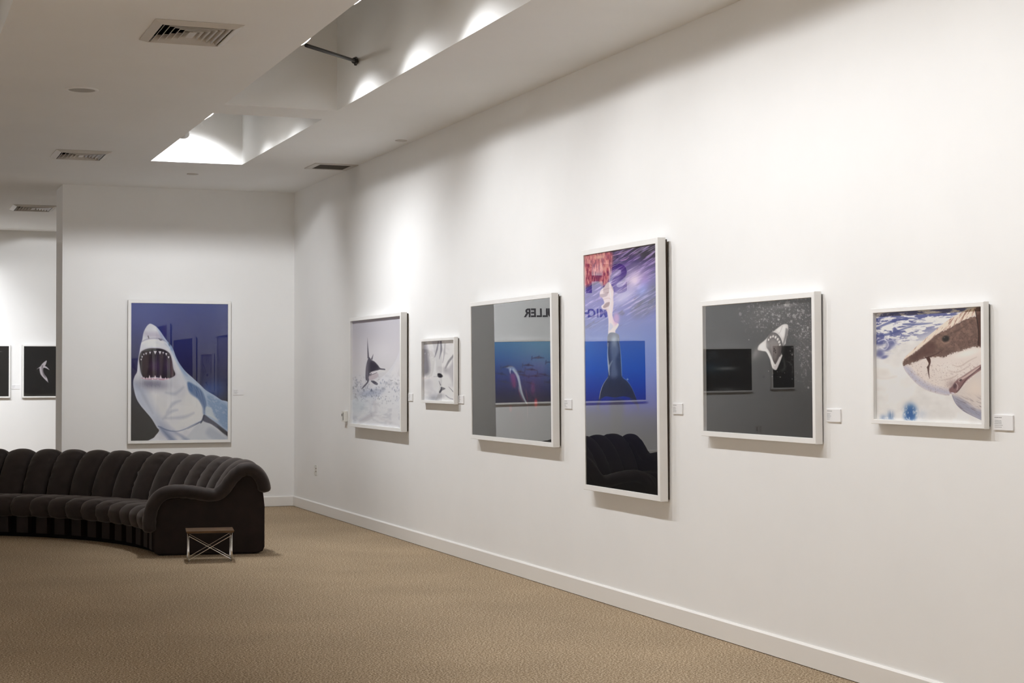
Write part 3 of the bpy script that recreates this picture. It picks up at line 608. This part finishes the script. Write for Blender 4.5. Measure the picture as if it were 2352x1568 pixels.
# ---------------------------------------------------------------- framed photographs
def ink_sheet(parent, A, W, H, y):
    h, w = A.h, A.w
    lin = np.clip(A.img, 0, 1)
    xs, zs = np.meshgrid(np.linspace(-W/2, W/2, w), np.linspace(H/2, -H/2, h))
    co = np.stack([xs, np.full_like(xs, y), zs], -1).reshape(-1, 3).astype(np.float32)
    i = (np.arange(h-1)[:, None]*w+np.arange(w-1)[None]).reshape(-1)
    fc = np.stack([i, i+w, i+w+1, i+1], -1).astype(np.int32)
    me = bpy.data.meshes.new('print'); me.vertices.add(len(co)); me.vertices.foreach_set('co', co.ravel())
    me.loops.add(fc.size); me.loops.foreach_set('vertex_index', fc.ravel()); me.polygons.add(len(fc))
    me.polygons.foreach_set('loop_start', np.arange(0, fc.size, 4, dtype=np.int32)); me.update(calc_edges=True); me.validate()
    at = me.color_attributes.new('ink', 'FLOAT_COLOR', 'POINT')
    c = np.where(lin <= .04045, lin/12.92, ((lin+.055)/1.055)**2.4)
    c = np.clip((c*A.gain-A.veil), 0.0015, .93)
    at.data.foreach_set('color', np.concatenate([c.reshape(-1, 3), np.ones((w*h, 1))], 1).astype(np.float32).ravel())
    me.materials.append(M['print'])
    return link(bpy.data.objects.new('print', me), parent)

def framed(label, loc, rotz, W, H, art, rec=.008, D=.08, g=.02, fw=.037, tilt=0., group=None, veil=0., gain=1., glass='glass'):
    """W, H: glazed opening. local x runs right as seen, -y faces the viewer, origin on the wall"""
    t = thing('framed_photograph', label, 'framed picture', loc, rotz, group)
    t.rotation_euler = (tilt, 0, rotz); t.location = Vector(loc)+Matrix.Rotation(rotz, 3, 'Z') @ Vector((0, -abs(tilt)*H/2, 0))
    ow, oh = W/2+fw, H/2+fw; iw, ih = W/2, H/2
    prof = [(ow, oh, -g), (ow, oh, -D+.002), (ow-.002, oh-.002, -D), (iw+.0015, ih+.0015, -D), (iw, ih, -D+.0015), (iw, ih, -D+rec+.006), (ow-.006, oh-.006, -D+rec+.006), (ow-.006, oh-.006, -g)]
    V = []; F = []; k = len(prof)
    for sx, sz in ((-1, -1), (1, -1), (1, 1), (-1, 1)):
        for a, b, y in prof: V.append((sx*a, y, sz*b))
    for c in range(4):
        d = (c+1) % 4
        for i in range(k): F.append((c*k+i, c*k+(i+1) % k, d*k+(i+1) % k, d*k+i))
    bm = bmesh.new(); vs_ = [bm.verts.new(v) for v in V]
    for f in F: bm.faces.new([vs_[i] for i in f])
    bm_obj('frame', bm, M['frame'], t)
    box('backing', -ow+.010, ow-.010, -D+rec+.008, -.001, -oh+.010, oh-.010, M['backing'], t)
    A = art(); A.veil = veil; A.gain = gain
    ink_sheet(t, A, W-.001, H-.001, -D+rec)
    box('glazing', -iw+.0006, iw-.0006, -D+.002, -D+.005, -ih+.0006, ih-.0006, M[glass], t)
    return t
RW = -math.pi/2      # hanging on the right wall
ZP = 1.576
WARMV = np.array([.0, .0, .0])
framed('large framed shark print with gaping toothed jaws on the back wall behind the sofa', (-1.347, YB, ZP), 0, 1.104, 1.564, art_white_shark, D=.06, fw=.034, gain=1.1)
framed('pale framed print of a dark finned shark over white sand, beside the wall thermostat', (0, 15.890, 1.566), RW, 1.742, 1.040, art_marlin, rec=.026, D=.075, g=.015, fw=.034, gain=1.2, glass='glass_matt')
framed('smallest framed print on the picture wall, soft grey and white abstract', (0, 14.008, ZP), RW, .891, .521, art_manta, rec=.024, D=.045, g=.01, fw=.024, gain=1.3, glass='glass_half')
framed('nearly black framed print with small red glints, left of the tall print', (0, 12.167, ZP), RW, 1.725, 1.043, art_red_deep, tilt=.0095, D=.065, g=.012, fw=.034)
framed('tallest framed print on the picture wall, tailed swimmer in purple and blue water', (0, 10.097, ZP), RW, 1.138, 1.567, art_mermaid, tilt=.0085, D=.07, g=.016, fw=.036, gain=1.1)
framed('black and white framed print of an open-jawed shark among bubbles', (0, 8.325, ZP+.003), RW, 1.240, .735, art_bubbles, rec=.022, tilt=.0066, D=.05, g=.008, fw=.030, gain=1.1)
framed('rightmost framed print, close-up of a brown and white shark head', (0, 6.714, ZP+.009), RW, .863, .520, art_white_close, rec=.018, D=.04, g=.012, fw=.022, gain=1.22, glass='glass_half')
# the far room
framed('black framed print with one small pale swimming shark, beyond the end of the back wall', (-1.97, YF, 1.594), 0, 1.15, .743, art_swimmer, D=.05, g=.01, fw=.022)
framed('dark framed print with a pale fin tip, cut by the left edge of the photo', (-3.34, YF, 1.594), 0, 1.16, .743, art_flank, D=.05, g=.01, fw=.022)
framed('very wide framed print of blue sea, mirrored in the tall print', (-6.17, YF, 1.475), 0, 3.2, 1.0, art_blue_sea, D=.05, g=.01, fw=.03)
framed('wide dark framed print mirrored at the left of the bubbles print', (-9.15, YF, 1.49), 0, 1.22, .72, art_dark_surface, D=.05, g=.01, fw=.03)
framed('small dark portrait print mirrored at the right of the bubbles print', (-10.39, YF, 1.53), 0, .42, .73, art_dark_portrait, D=.05, g=.01, fw=.03)

# ---------------------------------------------------------------- title lettering on the far wall
def lettering(name, text, x, z, cap, pitch, label):
    """letters set one by one; x is the left end of the line, cap the letter height"""
    t = thing(name, label, 'lettering', (x, YF, z))
    for i, ch in enumerate(text):
        if ch == ' ': continue
        cu = bpy.data.curves.new('t', 'FONT'); cu.body = ch; cu.size = cap/.729*1.02; cu.extrude = .002; cu.offset = cap*.045; cu.align_x = 'CENTER'
        o = bpy.data.objects.new('t', cu); COL.objects.link(o); bpy.context.view_layer.update()
        me = bpy.data.meshes.new_from_object(o); me.name = 'letter'
        me.transform(Matrix.Rotation(math.pi/2, 4, 'X')); me.materials.clear(); me.materials.append(M['letter'])
        bpy.data.objects.remove(o); bpy.data.curves.remove(cu)
        q = link(bpy.data.objects.new('letter', me), t); q.location = (pitch*(i+.5), -.003, 0)
    return t
lettering('wall_lettering', 'MICHAEL MULLER', -7.084, 2.385, .138, .1062, 'row of small dark capitals on the far wall, mirrored in the nearly black print')
lettering('wall_lettering', 'SH', -7.53, 2.81, .47, .40, 'very large dark capitals high on the far wall, mirrored in the tall print')

# ---------------------------------------------------------------- caption cards
def caption(label, loc, rotz, w=.135, h=.066, seed=0, group='caption cards beside the prints'):
    t = thing('caption_card', label, 'caption card', loc, rotz, group)
    box('card', -w/2, w/2, -.007, -.0005, -h/2, h/2, M['card'], t, .0006, 1)
    r = random.Random(seed)
    for nm, mt, rows in (('heading_text', M['inkd'], [(0, .36)]), ('body_text', M['ink'], [(i, r.uniform(.18, .42)) for i in (2, 3, 4, 5.2, 6.4)])):
        bm = bmesh.new()
        for i, ln in rows:
            z = h/2-.011-i*.0065; x = -w/2+.008; xe = x+ln*w
            while x < xe:
                l = r.uniform(.0012, .003); add_box(bm, x, x+l, -.0074, -.0069, z-.0011, z+.0011); x += l+r.uniform(.0006, .0016)
        bm_obj(nm, bm, mt, t)
    return t
for i, (y, lb) in enumerate([(14.911, 'small white caption card between the pale fin print and the smallest print'), (13.48, 'small white caption card to the right of the smallest print, before the dark red print'),
             (11.134, 'small white caption card to the left of the tall print'), (9.379, 'small white caption card to the right of the tall print'),
             (7.572, 'small white caption card between the open-jaw bubbles print and the rightmost print'), (6.171, 'rightmost and nearest white caption card, right of the shark head close-up')]):
    caption(lb, (0, y, 1.333), RW, seed=i)
caption('small white caption card on the back wall, right of the great white shark print', (-.66, YB, 1.338), 0, .125, .066, 11)
caption('small white caption card on the far wall between the two dark prints', (-2.657, YF, 1.362), 0, .118, .066, 12)
caption('white caption card on the far wall between the wide dark print and the small portrait', (-9.98, YF, 1.36), 0, .13, .066, 13)

# ---------------------------------------------------------------- wall fittings
def outlet(label, loc, rotz, gang=2, name='wall_outlet'):
    t = thing(name, label, 'wall outlet', loc, rotz)
    box('faceplate', -.062, -.003, -.006, 0, -.058, .058, M['plastic'], t, .0015, 1)
    for z in (-.028, .028):
        k = box('socket', -.050, -.015, -.0085, -.005, z-.019, z+.019, M['plastic'], t, .002, 1)
        for x in (-.039, -.027): box('slot', x-.0015, x+.0015, -.0088, -.0083, z-.002, z+.010, M['foot'], k)
        box('slot', -.0355, -.0295, -.0088, -.0083, z-.013, z-.008, M['foot'], k)
    box('data_plate', .003, .062, -.006, 0, -.058, .058, M['plastic'], t, .0015, 1)
    for z in (-.015, .018): box('data_jack', .022, .043, -.0085, -.0055, z-.0075, z+.0075, M['brownslot'], t, .001, 1)
    for x in (-.0325, .0325):
        for z in (-.048, .048):
            bm = bmesh.new(); add_disc(bm, (x, -.0055, z), (0, -1, 0), .004, .0015, 10); bm_obj('screw', bm, M['foot'], t)
outlet('double ivory socket and data plate low on the picture wall near the corner', (0, 18.487, .477), RW)
outlet('socket plate low on the far wall under the dark prints', (-9.9, YF, .45), 0)
def thermostat(loc, rotz):
    t = thing('thermostat', 'small white wall thermostat at the left edge of the pale fin print', 'thermostat', loc, rotz)
    box('housing', -.045, .045, -.045, -.002, -.056, .056, M['plastic'], t, .004, 2)
    box('display', -.030, -.012, -.047, -.044, .002, .028, M['dark'], t)
    bm = bmesh.new()
    for i in range(5): add_box(bm, .010+i*.006, .012+i*.006, -.0462, -.0445, -.040, .040)
    bm_obj('vent_slots', bm, M['foot'], t)
    box('mounting_plate', -.040, .040, -.003, 0, -.050, .050, M['plastic'], t)
thermostat((0, 17.17, 1.106), RW)

# ---------------------------------------------------------------- ceiling fittings
def diffuser(label, x0, x1, y0, y1):
    t = thing('ceiling_diffuser', label, 'air vent', ((x0+x1)/2, (y0+y1)/2, ZC), 0, 'square ceiling air diffusers')
    hx, hy = (x1-x0)/2, (y1-y0)/2
    def ring(name, prof, m, close=True):
        bm = bmesh.new(); V = [[bm.verts.new((sx*(hx-o), sy*(hy-o), z)) for sx, sy in ((-1, -1), (1, -1), (1, 1), (-1, 1))] for o, z in prof]
        n = len(V)
        for a_ in range(n if close else n-1):
            b_ = (a_+1) % n
            for c in range(4): d = (c+1) % 4; bm.faces.new((V[a_][c], V[a_][d], V[b_][d], V[b_][c]))
        if not close: bm.faces.new(V[-1])
        return bm_obj(name, bm, m, t)
    ring('duct', [(.036, .0), (.036, .17), (.06, .17)], M['ventdark'], False)
    ring('rim', [(0, -.001), (0, -.004), (.048, -.024), (.052, -.020), (.052, .02), (.048, .02), (.046, -.012), (.04, -.001)], M['vent'])
    st = (min(hx, hy)-.075)/5.3
    for k in range(5):
        o = .064+st*k; ring('louvre', [(o, -.020), (o+.002, -.022), (o+.030, .020), (o+.027, .020)], M['vent'])
    q = .064+st*5; box('centre_plate', -(hx-q), hx-q, -(hy-q), hy-q, -.020, -.017, M['vent'], t)
diffuser('nearest square white ceiling diffuser, above the sofa side of the room at top left', -3.06, -2.52, 10.22, 10.90)
diffuser('middle square ceiling diffuser, left of the short bright light well', -3.02, -2.50, 16.50, 17.13)
diffuser('farthest square ceiling diffuser, in the far room beyond the wall end', -3.0, -2.46, 22.06, 22.75)
def grille():
    t = thing('return_air_grille', 'flat return air grille with dark core, tight against the picture wall near the corner', 'air vent', (-.235, 16.92, ZC))
    bm = bmesh.new()
    for a in ((-.225, -.16, -.235, .235), (.165, .225, -.235, .235), (-.16, .165, -.235, -.175), (-.16, .165, .175, .235)): add_box(bm, *a, -.008, 0)
    bm_obj('rim', bm, M['vent'], t)
    box('core', -.16, .165, -.175, .175, -.003, -.001, M['ventdark'], t)
    bm = bmesh.new()
    for i in range(22): add_box(bm, -.16, .165, -.172+i*.0162, -.168+i*.0162, -.007, -.003)
    bm_obj('slats', bm, mat('grille_slats', (.12, .105, .085), .6), t)
grille()
def round_fitting(name, label, cat, x, y, r, inner=True):
    t = thing(name, label, cat, (x, y, ZC))
    bm = bmesh.new(); prof = [(r, 0), (r*.985, -.006), (r*.80, -.008), (r*.78, -.003)]
    rings = [[bm.verts.new((a*math.cos(k*math.pi/20), a*math.sin(k*math.pi/20), z)) for k in range(40)] for a, z in prof]
    for A, B in zip(rings, rings[1:]):
        for k in range(40): bm.faces.new((A[k], A[(k+1) % 40], B[(k+1) % 40], B[k]))
    bm_obj('rim', bm, M['ceil'] if inner else M['vent'], t, True)
    bm = bmesh.new(); add_disc(bm, (0, 0, -.001), (0, 0, -1), r*.79, .004, 40)
    bm_obj('grille' if inner else 'cover_plate', bm, mat('speaker_cloth' if inner else 'cover_paint', (.42, .40, .37) if inner else (.62, .6, .57), .8), t)
round_fitting('ceiling_speaker', 'round flush ceiling loudspeaker between the two left air diffusers', 'loudspeaker', -3.183, 12.98, .125)
round_fitting('sprinkler_cover', 'small round sprinkler cover behind the short light well', 'sprinkler', -1.46, 18.05, .062, False)
round_fitting('sprinkler_cover', 'small round sprinkler cover close to the picture wall', 'sprinkler', -.128, 14.80, .055, False)

# ---------------------------------------------------------------- spotlights in the light wells
def aim_matrix(d):
    z = -Vector(d).normalized(); x = Vector((0, 0, 1)).cross(z).normalized(); y = z.cross(x)
    return Matrix((x, y, z)).transposed()
def spotlight(label, x, y, z, target, power, deg=112, col=WARM, blend=1., rad=.05, side=-1, axis='x'):
    d = (Vector(target)-Vector((x, y, z))).normalized()
    t = thing('track_spotlight', label, 'spotlight', (x, y, z), 0, 'spotlights in the ceiling light wells')
    bm = bmesh.new(); R3 = aim_matrix(d)
    pr = [(.030, -.13), (.048, -.125), (.052, -.05), (.060, -.01), (.060, 0), (.055, 0), (.052, -.015)]
    rings = [[bm.verts.new(R3 @ Vector((a*math.cos(k*math.pi/14), a*math.sin(k*math.pi/14), -zz))) for k in range(28)] for a, zz in pr]
    for A, B in zip(rings, rings[1:]):
        for k in range(28): bm.faces.new((A[k], A[(k+1) % 28], B[(k+1) % 28], B[k]))
    bm.faces.new(rings[0])
    bm_obj('lamp_head', bm, M['lampwhite'], t, False)
    bm = bmesh.new(); add_disc(bm, d*-.014, d, .0515, .008, 28); bm_obj('lens', bm, M['lens'], t)
    bm = bmesh.new(); c = -d*.07; add_tube(bm, [c, c+Vector((0, 0, .16))], .008, 8); add_box(bm, c.x-.02, c.x+.02, c.y-.05, c.y+.05, c.z+.15, c.z+.18)
    bm_obj('stem', bm, M['lampwhite'], t)
    ld = bpy.data.lights.new('spot', 'SPOT'); ld.energy = power; ld.spot_size = math.radians(deg); ld.spot_blend = blend; ld.shadow_soft_size = rad; ld.color = col
    lo = bpy.data.objects.new('lamp_light', ld); link(lo, t)
    lo.matrix_local = Matrix.Translation(d*.03) @ R3.to_4x4()
    return t
def track(label, x, y0, y1, z, along='y'):
    t = thing('lighting_track', label, 'lighting track', (x, y0, z) if along == 'y' else (y0, x, z))
    L = y1-y0
    if along == 'y': box('rail', -.018, .018, 0, L, 0, .03, M['lampwhite'], t)
    else: box('rail', 0, L, -.018, .018, 0, .03, M['lampwhite'], t)
    n = max(2, int(L/2)+1)
    for i in range(n):
        p = .1+(L-.2)*i/(n-1); box('bracket', -.135, .0, p-.01, p+.01, .03, .05, M['lampwhite'], t)
W1N = ['first', 'second', 'third', 'fourth', 'fifth', 'sixth', 'seventh', 'eighth', 'ninth']
for i, (y, ty, pw) in enumerate(LAMPS_W1): spotlight('spotlight in the long light well, %s from its far end' % W1N[i], LX, y, LZ, (0, ty, 1.15), WALL_W*pw)
for i, (y, tgt, pw, dg) in enumerate(LAMPS_W2): spotlight('spotlight in the short bright light well, %s from its near end' % W1N[i], LX, y, LZ, tgt, WALL_W*pw, dg)
track('white lighting track along the left side of the long light well', LX-.03, 2.0, 13.2, LZ+.245)
track('white lighting track along the left side of the short light well', LX-.03, 13.9, 17.0, LZ+.245)
for i, (x, pw) in enumerate(FAR_LAMPS): spotlight('spotlight in the light well before the far wall, %s from the left' % W1N[i], x, 22.75, 3.83, (x+.1, YF, 1.8), WALL_W*pw, 95)
for i, (x, y, pw) in enumerate([(-1.5, 22.3, 1.0)]): spotlight('spotlight in the light well hidden behind the back wall', x, y, 3.83, (-2.2, YF, 1.8), WALL_W*1.8*pw, 95)
for i, y in enumerate([11.5, 8.0, 4.5]): spotlight('unseen fill spotlight in the added leftmost light well, %s from its far end' % W1N[i], -8.6, y, 3.83, (-12.9, y, 1.5), WALL_W*7, 100)  # added fill, bounced off the left wall
for i, (y, pw) in enumerate(FILL_LAMPS): spotlight('unseen fill spotlight added in the light well left of the camera, %s from its near end' % W1N[i], -3.98, y, 3.83, (-6.6, y, 0), WALL_W*pw, 110)  # added fill on the floor, out of view
def cross_rod():
    a = Vector((-1.126, 12.72, 3.985)); b = Vector((-2.04, 10.66, 3.69)); 
    b = Vector((-1.97, 10.9, 3.72))
    t = thing('tie_rod', 'thin dark rod crossing the long light well up to its right side', 'rod', a)
    bm = bmesh.new(); add_tube(bm, [Vector((0, 0, 0)), b-a], .013, 12); bm_obj('bar', bm, M['rod'], t, True)
    d = (b-a).normalized(); bm = bmesh.new(); add_tube(bm, [Vector((0, 0, 0)), d*.10], .024, 14); add_disc(bm, (0, 0, 0), (-1, 0, 0), .034, .012); bm_obj('end_socket', bm, M['black'], t)
cross_rod()

# ---------------------------------------------------------------- the long curved sofa
SC = Vector((-5.142, 14.72)); R0 = 2.735
def pol(th, s, z): return Vector((SC.x+(R0+s)*math.cos(th), SC.y+(R0+s)*math.sin(th), z))
sofa = thing('curved_sofa', 'long curved dark brown suede sofa of many ribbed segments, in front of the back wall', 'sofa', (SC.x+R0, SC.y, 0))
def sofa_part(name, V, F, m, smooth=True, parent=None):
    o = mesh_obj(name, [v-Vector((SC.x+R0, SC.y, 0)) for v in V], F, m, parent or sofa, smooth); return o
def section(pts, n=5): return [tuple(p) for p in crom(pts, True, n)]
SEAT = section([(.01, .19), (-.045, .235), (-.055, .31), (-.02, .365), (.06, .392), (.25, .392), (.45, .375), (.62, .36), (.66, .30), (.60, .20), (.3, .18)])
BACK = section([(.50, .31), (.515, .42), (.565, .55), (.63, .665), (.71, .755), (.80, .80), (.89, .785), (.955, .72), (.985, .63), (.975, .545), (.935, .52), (.895, .57), (.85, .655), (.78, .655), (.72, .56), (.68, .42), (.64, .30), (.56, .27)])
def cushion(name, sec, tc, half, t, seed, wr, nv=16, power=2.2):
    n = len(sec); S2 = np.array(sec); nx = np.roll(S2, -1, 0)-np.roll(S2, 1, 0); nx /= np.linalg.norm(nx, axis=1)[:, None]
    N2 = np.stack([nx[:, 1], -nx[:, 0]], 1)
    area = .5*np.sum(S2[:, 0]*np.roll(S2[:, 1], -1)-np.roll(S2[:, 0], -1)*S2[:, 1])
    if area < 0: N2 = -N2
    rr = np.random.RandomState(seed); ph = rr.uniform(0, 6.28, 6); cum = np.cumsum(np.linalg.norm(S2-np.roll(S2, 1, 0), axis=1))
    V = []; F = []
    for j in range(nv+1):
        v = -1+2*j/nv; v = math.copysign(abs(v)**.75, v); b = (max(0., 1-abs(v)**power))**.5
        for i in range(n):
            edge = abs(v)**2
            w = wr*edge*b**.3*(math.sin(cum[i]*70+ph[0]+v*3)+.6*math.sin(cum[i]*113+ph[1])+.5*math.sin(cum[i]*41+ph[2]-v*4))*(.5+.5*math.sin(cum[i]*9+ph[3]+v))
            s = S2[i]+N2[i]*(-(1-b)*t+w)
            V.append(pol(tc+half*v, s[0], max(.012, s[1])))
    for j in range(nv):
        for i in range(n): a = j*n+i; c = j*n+(i+1) % n; F.append((a, c, c+n, a+n))
    F.append(tuple(range(n))); F.append(tuple(range(nv*n, nv*n+n))[::-1])
    return sofa_part(name, V, F, M['velvet'])
NU = 14; STEP = math.radians(4.75)
for k in range(NU):
    th = STEP*k+math.radians(.35)
    cushion('seat_cushion', SEAT, th, STEP*.495, .036, k, .006)
    cushion('back_cushion', BACK, th, STEP*.490, .068, 100+k, .010)
    bm = bmesh.new(); add_box(bm, 0, 1, -1, 1, 0, 1)
    bmesh.ops.bevel(bm, geom=bm.edges[:], offset=.12, segments=2, affect='EDGES')
    for v in bm.verts:
        p = pol(th+STEP*.33*v.co.y, .012+.5*v.co.x, .018+.20*v.co.z); v.co = p-Vector((SC.x+R0, SC.y, 0))
    bm_obj('base_segment', bm, M['velvet_shaded'], sofa)
def ring_wall(name, s0, s1, z0, z1, a0, a1, m, n=60):
    V = []; F = []
    for i in range(n+1):
        a = a0+(a1-a0)*i/n; V += [pol(a, s0, z0), pol(a, s1, z0), pol(a, s1, z1), pol(a, s0, z1)]
    for i in range(n):
        for c in range(4): d = (c+1) % 4; F.append((4*i+c, 4*i+d, 4*i+4+d, 4*i+4+c))
    F += [(0, 1, 2, 3), (4*n+3, 4*n+2, 4*n+1, 4*n)]
    return sofa_part(name, V, F, m, False)
A1 = STEP*(NU-.5)+math.radians(.35)
ring_wall('plinth', .07, .86, 0, .19, -.035, A1, M['plinth'])
ring_wall('rear_shell', .86, .925, 0, .60, -.045, A1, M['velvet_shaded'])
def end_panel(O, e, n):
    """O inner front corner on the floor, e unit vector to the rear, n outward"""
    O = Vector((*O, 0)); e = Vector((*e, 0)).normalized(); n = Vector((*n, 0)).normalized(); off = Vector((SC.x+R0, SC.y, 0))
    prof = [(.0, .30), (.0, .05), (.012, .018), (.045, .0), (.885, .0), (.925, .018), (.94, .055), (.94, .40), (.925, .54), (.88, .64), (.83, .69), (.77, .70), (.71, .665), (.66, .60), (.61, .51), (.53, .475), (.35, .485), (.16, .49), (.07, .465), (.02, .40)]
    bm = bmesh.new(); a = [bm.verts.new(O+e*s+Vector((0, 0, z+.006))) for s, z in prof]; b = [bm.verts.new(O+e*s+Vector((0, 0, z+.006))-n*.13) for s, z in prof]
    k = len(prof); fa = bm.faces.new(a); fb = bm.faces.new(b[::-1])
    for i in range(k): bm.faces.new((a[i], b[i], b[(i+1) % k], a[(i+1) % k]))
    bmesh.ops.bevel(bm, geom=list(fa.edges), offset=.012, segments=3, affect='EDGES')
    for v in bm.verts: v.co -= off
    bm_obj('end_panel', bm, M['velvet_shaded'], sofa)
    path = crom([(-.028, .20), (-.034, .27), (-.026, .36), (.0, .44), (.05, .505), (.12, .54), (.22, .548), (.34, .535), (.45, .515), (.53, .515), (.595, .56), (.645, .63), (.70, .69), (.77, .73), (.845, .718), (.90, .665), (.932, .59), (.935, .525)], False, 5)
    m = len(path); cum = np.r_[0, np.cumsum(np.linalg.norm(np.diff(path, axis=0), axis=1))]; V = []; F = []; sg = 22
    for i in range(m):
        t_ = path[min(i+1, m-1)]-path[max(i-1, 0)]; t_ /= np.linalg.norm(t_); nn = np.array([-t_[1], t_[0]])
        endk = min(1, cum[i]/.035, (cum[-1]-cum[i])/.035); r0 = .058*math.sqrt(max(.02, 1-(1-endk)**2))
        for q in range(sg):
            a_ = 2*math.pi*q/sg; out = math.sin(a_)
            w = 1+.035*math.sin(cum[i]*85+2*out)*(.5+.5*math.sin(cum[i]*13))*(.3+.7*abs(math.cos(a_)))
            if abs(cum[i]-.80) < .05: w -= .09*(1-abs(cum[i]-.80)/.05)*(.6+.4*math.sin(a_*3))
            s, z = path[i]+nn*r0*w*math.cos(a_)
            V.append(O+e*s+Vector((0, 0, z))+n*(-.012+.078*w*out*(r0/.058)))
    for i in range(m-1):
        for q in range(sg): F.append((i*sg+q, i*sg+(q+1) % sg, (i+1)*sg+(q+1) % sg, (i+1)*sg+q))
    F += [tuple(range(sg))[::-1], tuple(range((m-1)*sg, m*sg))]
    sofa_part('arm_roll', V, F, M['velvet'])
    for s in (.08, .86):
        bm = bmesh.new(); add_disc(bm, O+e*s-n*.06-off, (0, 0, 1), .02, .02, 12); bm_obj('foot', bm, M['black'], sofa)
end_panel((-2.396, 14.582), (.989, -.146), (-.146, -.989))
pa = pol(A1+.045, 0, 0); pe = (math.cos(A1+.045), math.sin(A1+.045)); end_panel((pa.x, pa.y), pe, (-math.sin(A1), math.cos(A1)))

# ---------------------------------------------------------------- low wire-base table
def wire_table():
    t = thing('low_side_table', 'very low walnut-topped table on crossed chrome wire legs, in front of the sofa end', 'table', (-2.003, 14.115, 0), math.radians(-8.5))
    bm = bmesh.new(); add_box(bm, -.197, .197, -.165, .165, .238, .256, 0)
    for v in bm.verts:
        if v.co.z < .245: v.co.x *= .955; v.co.y *= .955
    bmesh.ops.bevel(bm, geom=bm.edges[:], offset=.0025, segments=2, affect='EDGES'); bm_obj('table_top', bm, M['wood'], t)
    r = .0036
    for sx in (-1, 1):
        x = sx*.172
        bm = bmesh.new()
        for k in (0, 1):
            o = sx*.007*k; zb = .010
            add_tube(bm, [(x+o, -.115, .236), (x+o, -.12, .03), (x+o, -.112, zb), (x+o, .112, zb), (x+o, .12, .03), (x+o, .115, .236)], r, 8)
        bm_obj('leg_frame', bm, M['chrome'], t, True)
        for y in (-.10, .10):
            bm = bmesh.new(); add_tube(bm, [(x, y, .010), (x, y, .001)], .006, 8); bm_obj('floor_glide', bm, M['foot'], t)
    for y in (-.118, .118):
        for sx in (-1, 1):
            bm = bmesh.new(); add_tube(bm, [(sx*.172, y, .213), (sx*.165, y, .209), (-sx*.160, y, .022), (-sx*.172, y, .013)], r if y < 0 else .003, 8); bm_obj('cross_brace', bm, M['chrome'], t, True)
    for y in (-.09, .09): box('mounting_bar', -.18, .18, y-.010, y+.010, .230, .238, M['black'], t)
wire_table()
